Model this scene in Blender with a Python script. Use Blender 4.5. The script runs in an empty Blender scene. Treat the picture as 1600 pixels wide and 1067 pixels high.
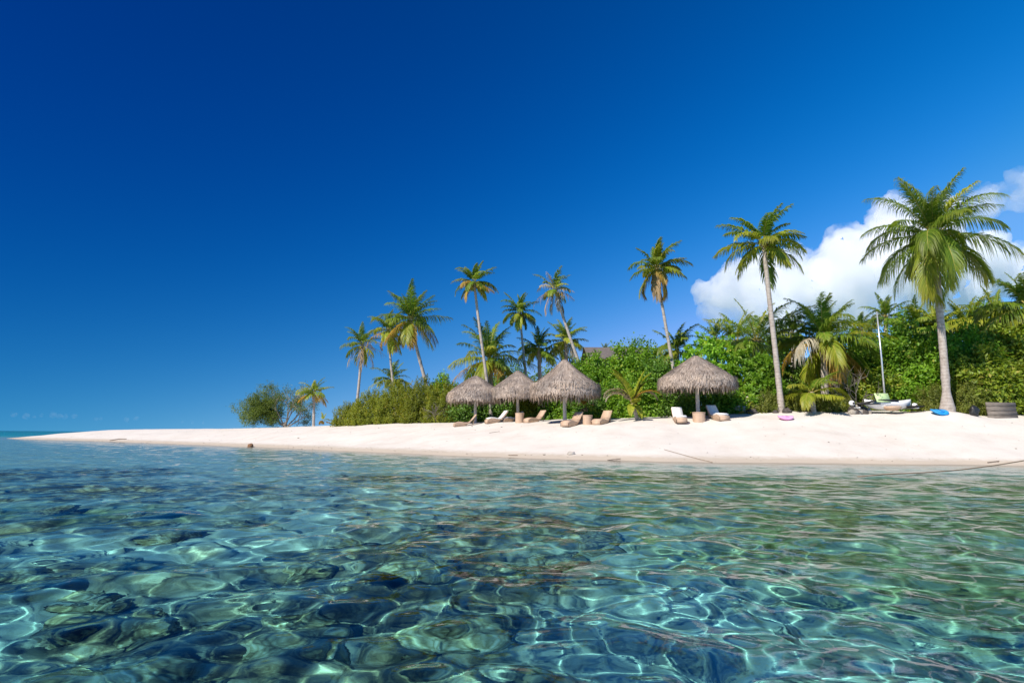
import bpy, math, random
import numpy as np
from mathutils import Vector, Matrix, Euler, noise as mnoise

R = math.radians
scene = bpy.context.scene
col = scene.collection

# ------------------------------------------------------------------ camera
CAM = (0.0, 0.0, 0.9)
FPX = 889.0                      # focal length in pixels of the 1600 px wide photograph
PITCH, ROLL = math.atan(145.5 / FPX), R(0.45)
cam_d = bpy.data.cameras.new('camera')
cam_d.sensor_width = 36.0
cam_d.lens = FPX / 1600 * 36
cam_d.clip_start, cam_d.clip_end = 0.05, 60000
cam = bpy.data.objects.new('camera', cam_d)
col.objects.link(cam)
CROT = Matrix.Rotation(math.pi / 2 + PITCH, 3, 'X') @ Matrix.Rotation(ROLL, 3, 'Z')
cam.matrix_world = Matrix.Translation(CAM) @ CROT.to_4x4()
scene.camera = cam

# ------------------------------------------------------------------ sun, sky, exposure
SUN = Vector((-0.56, -0.58, 0.71)).normalized()
SUN_EL = math.asin(SUN.z)
SUN_AZ = math.atan2(SUN.x, SUN.y)
world = bpy.data.worlds.new('World')
scene.world = world
world.use_nodes = True
wn, wl = world.node_tree.nodes, world.node_tree.links
wn.clear()
sky = wn.new('ShaderNodeTexSky')
sky.sky_type = 'NISHITA'
sky.sun_disc = False
sky.sun_elevation = SUN_EL
sky.sun_rotation = SUN_AZ
sky.altitude = 0
sky.air_density = 0.8
sky.dust_density = 0.0
sky.ozone_density = 4.0
bg = wn.new('ShaderNodeBackground')
bg.inputs['Strength'].default_value = 0.1
wo = wn.new('ShaderNodeOutputWorld')
tcw = wn.new('ShaderNodeTexCoord')
lift = wn.new('ShaderNodeMapping')          # clear tropical air: the whitish-yellow band at the horizon is skipped
lift.inputs['Scale'].default_value = (1, 1, 0.92)
lift.inputs['Location'].default_value = (0, 0, 0.16)
nrm = wn.new('ShaderNodeVectorMath'); nrm.operation = 'NORMALIZE'
wl.new(tcw.outputs['Generated'], lift.inputs[0])
wl.new(lift.outputs[0], nrm.inputs[0])
wl.new(nrm.outputs[0], sky.inputs['Vector'])
# a polarising filter on the lens: deep blue towards the upper left, paler low down on the right
def wmath(op, x, y, z=None, clamp=False):
    n = wn.new('ShaderNodeMath'); n.operation = op
    for i, q in enumerate((x, y) if z is None else (x, y, z)):
        if isinstance(q, (int, float)): n.inputs[i].default_value = q
        else: wl.new(q, n.inputs[i])
    return n.outputs[0]
sep = wn.new('ShaderNodeSeparateXYZ')
wl.new(tcw.outputs['Generated'], sep.inputs[0])
dx, dz = sep.outputs[0], wmath('MAXIMUM', sep.outputs[2], 0.0)
dz2 = wmath('MULTIPLY', dz, dz)
comb = wn.new('ShaderNodeCombineColor')
for i, (k0, kx, kz, kzz, top) in enumerate(((1.15, 4.0, -11.0, -6.0, 1.1), (.46, 1.24, -2.9, 1.32, 1.7), (.287, .734, .127, -.847, 1.9))):
    e = wmath('MULTIPLY_ADD', dx, kx, k0)
    e = wmath('MULTIPLY_ADD', dz, kz, e)
    e = wmath('MULTIPLY_ADD', dz2, kzz, e)
    wl.new(wmath('MINIMUM', wmath('EXPONENT', e, 0.0), top), comb.inputs[i])
mul = wn.new('ShaderNodeMix'); mul.data_type, mul.blend_type = 'RGBA', 'MULTIPLY'
mul.inputs[0].default_value = 1.0
wl.new(sky.outputs[0], mul.inputs[6])
wl.new(comb.outputs[0], mul.inputs[7])
wl.new(mul.outputs[2], bg.inputs[0])
wl.new(bg.outputs[0], wo.inputs[0])

sun_d = bpy.data.lights.new('sun', 'SUN')
sun_d.energy = 4.8
sun_d.angle = R(0.53)
sun_d.color = (1.0, 0.92, 0.82)
sun_d.cycles.is_caustics_light = True
sun_o = bpy.data.objects.new('sun', sun_d)
col.objects.link(sun_o)
sun_o.rotation_euler = SUN.to_track_quat('Z', 'Y').to_euler()

vs = scene.view_settings
vs.view_transform, vs.look, vs.exposure, vs.gamma = 'Standard', 'None', 0.38, 1.0
vs.use_curve_mapping = False
cy = scene.cycles
cy.use_denoising = True
cy.use_adaptive_sampling = True
cy.adaptive_threshold = 0.01
cy.max_bounces = 16
cy.diffuse_bounces = 4
cy.glossy_bounces = 3
cy.transmission_bounces = 6
cy.volume_bounces = 20
cy.transparent_max_bounces = 8
cy.caustics_refractive = True
cy.caustics_reflective = False
cy.sample_clamp_indirect = 6.0
cy.sample_clamp_direct = 12.0

# ------------------------------------------------------------------ small helpers
def ray(px, py):
    return (CROT @ Vector(((px - 800) / FPX, (533.5 - py) / FPX, -1.0)))

def at(px, py, Y):
    """point seen at pixel (px, py) of the 1600 px photograph, Y metres in front of the camera"""
    d = ray(px, py)
    s = (Y - CAM[1]) / d.y
    return Vector((CAM[0] + d.x * s, Y, CAM[2] + d.z * s))

def metres(px, Y):
    return px * Y / FPX * 0.985

def tag(o, label=None, cat=None, group=None, kind=None):
    if label: o['label'] = label
    if cat: o['category'] = cat
    if group: o['group'] = group
    if kind: o['kind'] = kind
    return o

def empty(name, loc, label, cat, group=None, rz=0.0):
    o = bpy.data.objects.new(name, None)
    o.empty_display_size = 0.3
    o.location = loc
    o.rotation_euler.z = rz
    col.objects.link(o)
    return tag(o, label, cat, group)

def children(o):
    return [c for c in bpy.data.objects if c.parent == o]

def copy_tree(o, parent=None):
    c = o.copy()
    col.objects.link(c)
    c.parent = parent
    for ch in children(o):
        copy_tree(ch, c)
    return c

class MB:
    """collects geometry for ONE mesh object"""
    def __init__(self):
        self.v, self.f, self.m, self.a, self.b, self.n = [], [], [], [], [], 0
    def add(self, v, f, mat=0, rnd=0.0, along=0.0):
        v = np.asarray(v, float).reshape(-1, 3)
        f = np.asarray(f, int)
        self.v.append(v)
        self.f.append(f + self.n)
        self.m.append(np.full(len(f), mat))
        self.a.append(np.broadcast_to(np.asarray(rnd, float), (len(v),)))
        self.b.append(np.broadcast_to(np.asarray(along, float), (len(v),)))
        self.n += len(v)
    def tube(self, pts, rad, sides=8, mat=0, cap=True, rnd=0.0):
        pts = np.asarray(pts, float)
        k = len(pts)
        rad = np.broadcast_to(np.asarray(rad, float), (k,))
        t = np.gradient(pts, axis=0)
        t /= np.linalg.norm(t, axis=1)[:, None] + 1e-9
        ref = np.array([0., 0, 1]) if abs(t[:, 2]).mean() < 0.8 else np.array([0., 1, 0])
        u = np.cross(t, ref); u /= np.linalg.norm(u, axis=1)[:, None] + 1e-9
        w = np.cross(t, u)
        an = np.arange(sides) / sides * 2 * np.pi
        ring = u[:, None] * np.cos(an)[None, :, None] + w[:, None] * np.sin(an)[None, :, None]
        v = (pts[:, None] + ring * rad[:, None, None]).reshape(-1, 3)
        i = np.arange(k - 1)[:, None] * sides
        j = np.arange(sides)[None]
        j2 = (j + 1) % sides
        f = np.stack([i + j, i + j2, i + sides + j2, i + sides + j], -1).reshape(-1, 4)
        al = np.repeat(np.linspace(0, 1, k), sides)
        if cap:
            v = np.vstack([v, pts[:1], pts[-1:]])
            al = np.append(al, [0, 1])
            b0, b1 = k * sides, k * sides + 1
            j = np.arange(sides)
            j2 = (j + 1) % sides
            c0 = np.stack([j2, j, np.full(sides, b0), np.full(sides, b0)], -1)
            e = (k - 1) * sides
            c1 = np.stack([e + j, e + j2, np.full(sides, b1), np.full(sides, b1)], -1)
            f = np.vstack([f, c0, c1])
        self.add(v, f, mat, rnd, al)
    def box(self, lo, hi, mat=0, rot=None, off=(0, 0, 0), rnd=0.0):
        (x0, y0, z0), (x1, y1, z1) = lo, hi
        v = np.array([(x0, y0, z0), (x1, y0, z0), (x1, y1, z0), (x0, y1, z0), (x0, y0, z1), (x1, y0, z1), (x1, y1, z1), (x0, y1, z1)], float)
        if rot is not None:
            v = v @ np.array(Euler(rot).to_matrix()).T
        v = v + np.array(off)
        self.add(v, [(0, 3, 2, 1), (4, 5, 6, 7), (0, 1, 5, 4), (1, 2, 6, 5), (2, 3, 7, 6), (3, 0, 4, 7)], mat, rnd)
    def lathe(self, prof, sides=24, mat=0, off=(0, 0, 0), jit=0.0, seed=0):
        prof = np.asarray(prof, float)
        k = len(prof)
        an = np.arange(sides) / sides * 2 * np.pi
        rg = np.random.default_rng(seed)
        r = prof[:, 0][:, None] * (1 + jit * rg.normal(size=(k, sides)))
        v = np.stack([r * np.cos(an), r * np.sin(an), np.broadcast_to(prof[:, 1][:, None], (k, sides))], -1).reshape(-1, 3) + np.array(off)
        i = np.arange(k - 1)[:, None] * sides
        j = np.arange(sides)[None]
        j2 = (j + 1) % sides
        f = np.stack([i + j, i + j2, i + sides + j2, i + sides + j], -1).reshape(-1, 4)
        self.add(v, f, mat)
    def build(self, name, mats, parent=None, smooth=True, loc=None):
        v = np.vstack(self.v)
        f = np.vstack(self.f)
        mi = np.concatenate(self.m)
        tri = f[:, 2] == f[:, 3]
        tot = np.where(tri, 3, 4)
        keep = np.ones(f.shape, bool)
        keep[tri, 3] = False
        me = bpy.data.meshes.new(name)
        me.vertices.add(len(v))
        me.vertices.foreach_set('co', v.astype(np.float32).ravel())
        li = f[keep]
        me.loops.add(len(li))
        me.loops.foreach_set('vertex_index', li.astype(np.int32))
        me.polygons.add(len(f))
        me.polygons.foreach_set('loop_start', np.concatenate([[0], np.cumsum(tot)[:-1]]).astype(np.int32))
        me.polygons.foreach_set('material_index', mi.astype(np.int32))
        if smooth:
            me.polygons.foreach_set('use_smooth', np.ones(len(f), bool))
        for nm, arr in (('rnd', self.a), ('along', self.b)):
            at_ = me.attributes.new(nm, 'FLOAT', 'POINT')
            at_.data.foreach_set('value', np.concatenate(arr).astype(np.float32))
        for m in (mats if isinstance(mats, (list, tuple)) else [mats]):
            me.materials.append(m)
        me.update(calc_edges=True)
        o = bpy.data.objects.new(name, me)
        col.objects.link(o)
        if parent is not None: o.parent = parent
        if loc is not None: o.location = loc
        return o

# numpy gradient noise -------------------------------------------------------
_pg = np.random.default_rng(7)
_perm = _pg.permutation(4096)
_ga = _pg.uniform(0, 2 * np.pi, 4096)
_GX, _GY = np.cos(_ga), np.sin(_ga)
def perlin(x, y):
    xi, yi = np.floor(x).astype(int), np.floor(y).astype(int)
    xf, yf = x - xi, y - yi
    u, v = xf * xf * xf * (xf * (xf * 6 - 15) + 10), yf * yf * yf * (yf * (yf * 6 - 15) + 10)
    def g(i, j):
        h = _perm[(_perm[(xi + i) & 4095] + yi + j) & 4095]
        return _GX[h] * (xf - i) + _GY[h] * (yf - j)
    a = g(0, 0) * (1 - u) + g(1, 0) * u
    b = g(0, 1) * (1 - u) + g(1, 1) * u
    return (a * (1 - v) + b * v) * 1.5
def fbm(x, y, o=4, gain=0.5):
    s, a = 0, 1.0
    for k in range(o):
        s = s + a * perlin(x + 17.3 * k, y - 9.1 * k)
        x, y, a = x * 2.03, y * 2.03, a * gain
    return s
def sstep(a, b, x):
    t = np.clip((x - a) / (b - a), 0, 1)
    return t * t * (3 - 2 * t)

# ------------------------------------------------------------------ materials
def mat(name):
    m = bpy.data.materials.new(name)
    m.use_nodes = True
    nt = m.node_tree
    nt.nodes.clear()
    out = nt.nodes.new('ShaderNodeOutputMaterial')
    return m, nt, out
def nd(nt, typ, **kw):
    n = nt.nodes.new(typ)
    for k, v in kw.items():
        if k in n.inputs: n.inputs[k].default_value = v
        else: setattr(n, k, v)
    return n
def ramp(nt, stops):
    n = nt.nodes.new('ShaderNodeValToRGB')
    e = n.color_ramp.elements
    while len(e) < len(stops): e.new(0.5)
    for el, (p, c) in zip(e, stops):
        el.position = p
        el.color = (*c, 1) if len(c) == 3 else c
    return n
def mixc(nt, fac, a, b, blend='MIX'):
    n = nt.nodes.new('ShaderNodeMix')
    n.data_type, n.blend_type = 'RGBA', blend
    for sock, val in ((n.inputs[0], fac), (n.inputs[6], a), (n.inputs[7], b)):
        if hasattr(val, 'links') or isinstance(val, bpy.types.NodeSocket): nt.links.new(val, sock)
        else: sock.default_value = val if not isinstance(val, tuple) else (*val, 1)[:4]
    return n.outputs[2]

def simple_mat(name, c1, c2, scale=8.0, rough=0.7, bump=0.3, spec=0.3, detail=6, stretch=(1, 1, 1), dist=0.02, metallic=0.0):
    m, nt, out = mat(name)
    tc = nd(nt, 'ShaderNodeTexCoord')
    mp = nd(nt, 'ShaderNodeMapping')
    mp.inputs['Scale'].default_value = stretch
    nt.links.new(tc.outputs['Object'], mp.inputs[0])
    nz = nd(nt, 'ShaderNodeTexNoise', Scale=scale, Detail=detail, Roughness=0.6)
    nt.links.new(mp.outputs[0], nz.inputs['Vector'])
    rp = ramp(nt, [(0.3, c1), (0.7, c2)])
    nt.links.new(nz.outputs[0], rp.inputs[0])
    p = nd(nt, 'ShaderNodeBsdfPrincipled', Roughness=rough, Metallic=metallic)
    p.inputs['Specular IOR Level'].default_value = spec
    nt.links.new(rp.outputs[0], p.inputs['Base Color'])
    if bump:
        b = nd(nt, 'ShaderNodeBump', Strength=bump, Distance=dist)
        nt.links.new(nz.outputs[0], b.inputs['Height'])
        nt.links.new(b.outputs[0], p.inputs['Normal'])
    nt.links.new(p.outputs[0], out.inputs[0])
    return m

def leaf_mat(name, stops, tip=None, trans=0.42, rough=0.45, spec=0.35, tipfac=0.6, objvar=0.25):
    """leaf: colour by leaf (rnd), towards `tip` along the blade, plus a change of value per object"""
    m, nt, out = mat(name)
    a = nd(nt, 'ShaderNodeAttribute', attribute_name='rnd')
    rp = ramp(nt, stops)
    nt.links.new(a.outputs['Fac'], rp.inputs[0])
    c = rp.outputs[0]
    if tip:
        al = nd(nt, 'ShaderNodeAttribute', attribute_name='along')
        mr = nd(nt, 'ShaderNodeMapRange')
        mr.inputs['From Min'].default_value, mr.inputs['From Max'].default_value = 0.45, 1.0
        mr.inputs['To Max'].default_value = tipfac
        nt.links.new(al.outputs['Fac'], mr.inputs['Value'])
        c = mixc(nt, mr.outputs[0], c, tip)
    oi = nd(nt, 'ShaderNodeObjectInfo')
    mr2 = nd(nt, 'ShaderNodeMapRange')
    mr2.inputs['To Min'].default_value, mr2.inputs['To Max'].default_value = 1 - objvar, 1 + objvar
    nt.links.new(oi.outputs['Random'], mr2.inputs['Value'])
    hs = nd(nt, 'ShaderNodeHueSaturation')
    nt.links.new(mr2.outputs[0], hs.inputs['Value'])
    nt.links.new(c, hs.inputs['Color'])
    p = nd(nt, 'ShaderNodeBsdfPrincipled', Roughness=rough)
    p.inputs['Specular IOR Level'].default_value = spec
    nt.links.new(hs.outputs[0], p.inputs['Base Color'])
    tr = nd(nt, 'ShaderNodeBsdfTranslucent')
    br = mixc(nt, 1.0, hs.outputs[0], (1.5, 1.35, 0.7), 'MULTIPLY')
    nt.links.new(br, tr.inputs[0])
    mx = nd(nt, 'ShaderNodeMixShader')
    mx.inputs[0].default_value = trans
    nt.links.new(p.outputs[0], mx.inputs[1])
    nt.links.new(tr.outputs[0], mx.inputs[2])
    nt.links.new(mx.outputs[0], out.inputs[0])
    return m

M = {}
M['frond_green'] = leaf_mat('frond_green', [(0, (0.084, 0.172, 0.018)), (.5, (0.150, 0.259, 0.024)), (1, (0.264, 0.345, 0.035))], (.32, .32, .045))
M['frond_dark'] = leaf_mat('frond_dark', [(0, (0.054, 0.138, 0.018)), (.5, (0.096, 0.196, 0.022)), (1, (0.180, 0.265, 0.035))], (.12, .16, .03))
M['frond_yellow'] = leaf_mat('frond_yellow', [(0, (.19, .27, .022)), (.5, (.29, .36, .03)), (1, (.42, .42, .05))], (.42, .36, .06))
M['frond_amber'] = leaf_mat('frond_amber', [(0, (.30, .20, .03)), (.5, (.42, .29, .045)), (1, (.50, .38, .09))], (.38, .20, .07))
M['frond_dead'] = leaf_mat('frond_dead', [(0, (.20, .13, .06)), (.5, (.30, .21, .11)), (1, (.42, .33, .19))], (.35, .27, .2), trans=.2, spec=.1)
M['frond_grey'] = leaf_mat('frond_grey', [(0, (.26, .23, .15)), (.5, (.38, .34, .24)), (1, (.50, .46, .35))], (.45, .42, .36), trans=.2, spec=.1)
M['rachis'] = simple_mat('rachis', (.30, .26, .05), (.42, .34, .09), 6, .5, 0)
M['rachis_dead'] = simple_mat('rachis_dead', (.32, .22, .13), (.42, .32, .2), 6, .7, 0)
M['leaf_fine'] = leaf_mat('leaf_fine', [(0, (0.120, 0.168, 0.016)), (.45, (0.228, 0.288, 0.024)), (.8, (0.336, 0.384, 0.036)), (1, (0.456, 0.384, 0.060))], (.26, .28, .04), tipfac=.4)
M['leaf_bright'] = leaf_mat('leaf_bright', [(0, (0.132, 0.288, 0.019)), (.5, (0.216, 0.432, 0.030)), (.9, (0.336, 0.528, 0.048)), (1, (0.504, 0.504, 0.072))], (.22, .36, .05), tipfac=.4)
M['leaf_mid'] = leaf_mat('leaf_mid', [(0, (.10, .215, .017)), (.5, (.165, .325, .024)), (.92, (.25, .41, .034)), (1, (.40, .43, .06))], (.14, .25, .03), tipfac=.4)
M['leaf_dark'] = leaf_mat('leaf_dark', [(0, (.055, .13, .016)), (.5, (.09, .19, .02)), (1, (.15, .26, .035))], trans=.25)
M['leaf_olive'] = leaf_mat('leaf_olive', [(0, (0.120, 0.168, 0.024)), (.5, (0.216, 0.264, 0.042)), (1, (0.312, 0.336, 0.072))], (.2, .21, .06), tipfac=.4)
M['leaf_feather'] = leaf_mat('leaf_feather', [(0, (.10, .17, .03)), (.5, (.17, .26, .05)), (1, (.24, .32, .08))], trans=.4)
M['twig'] = simple_mat('twig', (.22, .18, .14), (.38, .34, .29), 20, .85, .4)
M['dark_twig'] = simple_mat('dark_twig', (.07, .05, .035), (.14, .11, .08), 20, .85, .4)

def trunk_mat():
    m, nt, out = mat('palm_bark')
    al = nd(nt, 'ShaderNodeAttribute', attribute_name='along')
    geo = nd(nt, 'ShaderNodeTexCoord')
    nz = nd(nt, 'ShaderNodeTexNoise', Scale=5.0, Detail=8.0, Roughness=.65)
    nt.links.new(geo.outputs['Object'], nz.inputs['Vector'])
    sx = nd(nt, 'ShaderNodeSeparateXYZ')
    nt.links.new(geo.outputs['Object'], sx.inputs[0])
    ad = nd(nt, 'ShaderNodeMath', operation='MULTIPLY_ADD')
    ad.inputs[1].default_value = 0.12
    nt.links.new(nz.outputs[0], ad.inputs[0])
    nt.links.new(sx.outputs['Z'], ad.inputs[2])
    mu = nd(nt, 'ShaderNodeMath', operation='MULTIPLY'); mu.inputs[1].default_value = 1 / 0.16
    nt.links.new(ad.outputs[0], mu.inputs[0])
    fr = nd(nt, 'ShaderNodeMath', operation='FRACT')
    nt.links.new(mu.outputs[0], fr.inputs[0])
    ring = ramp(nt, [(0, (.27, .225, .19)), (.16, (.47, .42, .37)), (1, (.42, .37, .33))])
    nt.links.new(fr.outputs[0], ring.inputs[0])
    st = ramp(nt, [(.32, (.55, .5, .45)), (.55, (1, 1, 1))])
    nt.links.new(nz.outputs[0], st.inputs[0])
    c = mixc(nt, 0.75, ring.outputs[0], st.outputs[0], 'MULTIPLY')
    top = nd(nt, 'ShaderNodeMapRange')
    top.inputs['From Min'].default_value, top.inputs['From Max'].default_value = .93, 1.0
    nt.links.new(al.outputs['Fac'], top.inputs['Value'])
    c = mixc(nt, top.outputs[0], c, (.34, .25, .13))
    p = nd(nt, 'ShaderNodeBsdfPrincipled', Roughness=.85)
    p.inputs['Specular IOR Level'].default_value = .2
    b = nd(nt, 'ShaderNodeBump', Strength=.6, Distance=.02)
    nt.links.new(fr.outputs[0], b.inputs['Height'])
    nt.links.new(b.outputs[0], p.inputs['Normal'])
    nt.links.new(c, p.inputs['Base Color'])
    nt.links.new(p.outputs[0], out.inputs[0])
    return m
M['bark'] = trunk_mat()

def thatch_mat():
    m, nt, out = mat('thatch')
    a = nd(nt, 'ShaderNodeAttribute', attribute_name='rnd')
    al = nd(nt, 'ShaderNodeAttribute', attribute_name='along')
    rp = ramp(nt, [(0, (.20, .155, .125)), (.35, (.34, .28, .235)), (.7, (.46, .39, .33)), (1, (.62, .54, .46))])
    nt.links.new(a.outputs['Fac'], rp.inputs[0])
    c = mixc(nt, al.outputs['Fac'], rp.outputs[0], (.52, .40, .30))
    gp = nd(nt, 'ShaderNodeNewGeometry')
    wz = nd(nt, 'ShaderNodeTexNoise', Scale=1.6, Detail=4.0)      # weathered patches
    nt.links.new(gp.outputs['Position'], wz.inputs['Vector'])
    wr = ramp(nt, [(.35, (.62, .62, .64)), (.62, (1.08, 1.04, 1.0))])
    nt.links.new(wz.outputs[0], wr.inputs[0])
    c = mixc(nt, .8, c, wr.outputs[0], 'MULTIPLY')
    p = nd(nt, 'ShaderNodeBsdfPrincipled', Roughness=.9)
    p.inputs['Specular IOR Level'].default_value = .1
    nt.links.new(c, p.inputs['Base Color'])
    nt.links.new(p.outputs[0], out.inputs[0])
    return m
M['thatch'] = thatch_mat()
M['post'] = simple_mat('post_wood', (.50, .43, .37), (.70, .63, .56), 7, .85, .4, stretch=(3, 3, .5))
M['pole'] = simple_mat('frame_wood', (.22, .16, .11), (.34, .26, .19), 7, .85, .4)
M['cushion'] = simple_mat('cushion', (.74, .73, .71), (.82, .81, .79), 5, .9, .3)
M['white_gel'] = simple_mat('white_gelcoat', (.76, .77, .77), (.82, .82, .82), 3, .3, .05, .5)
M['green_panel'] = simple_mat('green_panel', (.48, .66, .30), (.58, .74, .38), 5, .6, .1)
M['black_mesh'] = simple_mat('black_mesh', (.012, .012, .014), (.03, .03, .033), 30, .7, .2)
M['alu'] = simple_mat('mast_metal', (.55, .57, .58), (.68, .70, .71), 4, .35, .02, .5, metallic=.6)
M['pink'] = simple_mat('pink_foam', (.80, .33, .62), (.88, .44, .70), 6, .55, .1)
M['blue'] = simple_mat('blue_foam', (.02, .26, .62), (.03, .33, .72), 6, .5, .1)
M['coconut'] = simple_mat('coconut_husk', (.16, .08, .04), (.30, .17, .09), 9, .85, .5)
M['drift'] = simple_mat('driftwood', (.17, .13, .10), (.34, .28, .22), 9, .85, .5)
M['rope'] = simple_mat('rope', (.20, .14, .09), (.34, .26, .18), 40, .9, .4)
M['rock'] = simple_mat('coral_rock', (.30, .27, .23), (.55, .51, .45), 6, .9, .6, dist=.05)
M['dark_rock'] = simple_mat('dark_rock', (.045, .04, .035), (.12, .10, .09), 6, .9, .6, dist=.05)
M['board'] = simple_mat('weathered_board', (.10, .085, .07), (.24, .21, .18), 5, .85, .5, stretch=(.6, 3, 3))
M['roof'] = simple_mat('dark_shingle', (.10, .085, .08), (.19, .165, .155), 5, .85, .5, stretch=(1, 1, 5))
M['housewall'] = simple_mat('timber_wall', (.20, .13, .08), (.30, .21, .14), 5, .8, .3)
M['bag'] = simple_mat('black_plastic', (.012, .012, .013), (.03, .03, .03), 12, .45, .6, .5)
M['algae_log'] = simple_mat('coral_log', (.25, .22, .18), (.42, .38, .32), 12, .9, .6)

def wicker_mat():
    m, nt, out = mat('tan_wicker')
    tc = nd(nt, 'ShaderNodeTexCoord')
    w = nd(nt, 'ShaderNodeTexWave', Scale=14.0, Distortion=1.5, Detail=2.0)
    w.bands_direction = 'Z'
    nt.links.new(tc.outputs['Object'], w.inputs['Vector'])
    nz = nd(nt, 'ShaderNodeTexNoise', Scale=4.0, Detail=5.0)
    nt.links.new(tc.outputs['Object'], nz.inputs['Vector'])
    rp = ramp(nt, [(0, (.44, .30, .20)), (1, (.68, .50, .36))])
    ad = nd(nt, 'ShaderNodeMath', operation='MULTIPLY')
    nt.links.new(w.outputs['Fac'], ad.inputs[0])
    nt.links.new(nz.outputs[0], ad.inputs[1])
    ad2 = nd(nt, 'ShaderNodeMath', operation='MULTIPLY'); ad2.inputs[1].default_value = 1.7
    nt.links.new(ad.outputs[0], ad2.inputs[0])
    nt.links.new(ad2.outputs[0], rp.inputs[0])
    p = nd(nt, 'ShaderNodeBsdfPrincipled', Roughness=.7)
    b = nd(nt, 'ShaderNodeBump', Strength=.5, Distance=.01)
    nt.links.new(w.outputs['Fac'], b.inputs['Height'])
    nt.links.new(b.outputs[0], p.inputs['Normal'])
    nt.links.new(rp.outputs[0], p.inputs['Base Color'])
    nt.links.new(p.outputs[0], out.inputs[0])
    return m
M['wicker'] = wicker_mat()

def ground_mat():
    """pale coral sand above the water, sand with coral rubble below; wet near the waterline"""
    m, nt, out = mat('coral_sand')
    tc = nd(nt, 'ShaderNodeNewGeometry')
    sx = nd(nt, 'ShaderNodeSeparateXYZ')
    nt.links.new(tc.outputs['Position'], sx.inputs[0])
    n1 = nd(nt, 'ShaderNodeTexNoise', Scale=.8, Detail=8.0, Roughness=.6)
    n2 = nd(nt, 'ShaderNodeTexNoise', Scale=14.0, Detail=6.0, Roughness=.7)
    n3 = nd(nt, 'ShaderNodeTexNoise', Scale=3.2, Detail=6.0, Roughness=.65)
    for n in (n1, n2, n3): nt.links.new(tc.outputs['Position'], n.inputs['Vector'])
    dry = ramp(nt, [(.3, (.61, .56, .495)), (.5, (.67, .625, .56)), (.7, (.71, .67, .605))])
    nt.links.new(n1.outputs[0], dry.inputs[0])
    sp = ramp(nt, [(.30, (.50, .42, .36)), (.40, (1, 1, 1))])
    nt.links.new(n2.outputs[0], sp.inputs[0])
    c = mixc(nt, .55, dry.outputs[0], sp.outputs[0], 'MULTIPLY')
    # wet band
    ad = nd(nt, 'ShaderNodeMath', operation='MULTIPLY_ADD'); ad.inputs[1].default_value = -.22
    nt.links.new(n3.outputs[0], ad.inputs[0]); nt.links.new(sx.outputs['Z'], ad.inputs[2])
    wet = nd(nt, 'ShaderNodeMapRange')
    wet.inputs['From Min'].default_value, wet.inputs['From Max'].default_value = -.02, .10
    wet.inputs['To Min'].default_value, wet.inputs['To Max'].default_value = 1, 0
    nt.links.new(ad.outputs[0], wet.inputs['Value'])
    c = mixc(nt, wet.outputs[0], c, (.52, .45, .36))
    # sea floor
    reef = nd(nt, 'ShaderNodeAttribute', attribute_name='rnd')
    weed = nd(nt, 'ShaderNodeAttribute', attribute_name='along')
    n4 = nd(nt, 'ShaderNodeTexNoise', Scale=7.5, Detail=7.0, Roughness=.68)
    nt.links.new(tc.outputs['Position'], n4.inputs['Vector'])
    vo = nd(nt, 'ShaderNodeTexVoronoi', Scale=4.6)
    wv = nd(nt, 'ShaderNodeVectorMath', operation='MULTIPLY_ADD')
    wv.inputs[1].default_value = (.35, .35, .35)
    nt.links.new(n3.outputs['Color'], wv.inputs[0]); nt.links.new(tc.outputs['Position'], wv.inputs[2])
    nt.links.new(wv.outputs[0], vo.inputs['Vector'])
    mxf = nd(nt, 'ShaderNodeMath', operation='MULTIPLY_ADD'); mxf.inputs[1].default_value = -.55
    nt.links.new(vo.outputs['Distance'], mxf.inputs[0]); nt.links.new(n4.outputs[0], mxf.inputs[2])   # rubble: pale knobs, dark gaps
    sea = ramp(nt, [(.30, (.25, .24, .19)), (.44, (.47, .47, .42)), (.60, (.64, .64, .59)), (.78, (.76, .75, .70))])
    nt.links.new(n4.outputs[0], sea.inputs[0])
    rf = ramp(nt, [(.06, (.022, .019, .012)), (.19, (.13, .088, .042)), (.31, (.36, .26, .135)), (.43, (.62, .54, .38))])
    nt.links.new(mxf.outputs[0], rf.inputs[0])
    wd = ramp(nt, [(.30, (.045, .055, .012)), (.48, (.16, .18, .045)), (.60, (.33, .32, .13)), (.75, (.58, .55, .36))])
    nt.links.new(n4.outputs[0], wd.inputs[0])
    s = mixc(nt, reef.outputs['Fac'], sea.outputs[0], rf.outputs[0])
    s = mixc(nt, weed.outputs['Fac'], s, wd.outputs[0])
    dp = nd(nt, 'ShaderNodeMapRange')
    dp.inputs['From Min'].default_value, dp.inputs['From Max'].default_value = -.32, -.06
    dp.inputs['To Min'].default_value, dp.inputs['To Max'].default_value = 1, 0
    nt.links.new(sx.outputs['Z'], dp.inputs['Value'])
    c = mixc(nt, dp.outputs[0], c, s)
    p = nd(nt, 'ShaderNodeBsdfPrincipled', Roughness=.9)
    p.inputs['Specular IOR Level'].default_value = .15
    nt.links.new(c, p.inputs['Base Color'])
    b1 = nd(nt, 'ShaderNodeBump', Strength=.3, Distance=.05)
    nt.links.new(n3.outputs[0], b1.inputs['Height'])
    b2 = nd(nt, 'ShaderNodeBump', Strength=.4, Distance=.015)
    nt.links.new(n2.outputs[0], b2.inputs['Height'])
    nt.links.new(b1.outputs[0], b2.inputs['Normal'])
    nt.links.new(b2.outputs[0], p.inputs['Normal'])
    nt.links.new(p.outputs[0], out.inputs[0])
    return m
M['ground'] = ground_mat()

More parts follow.
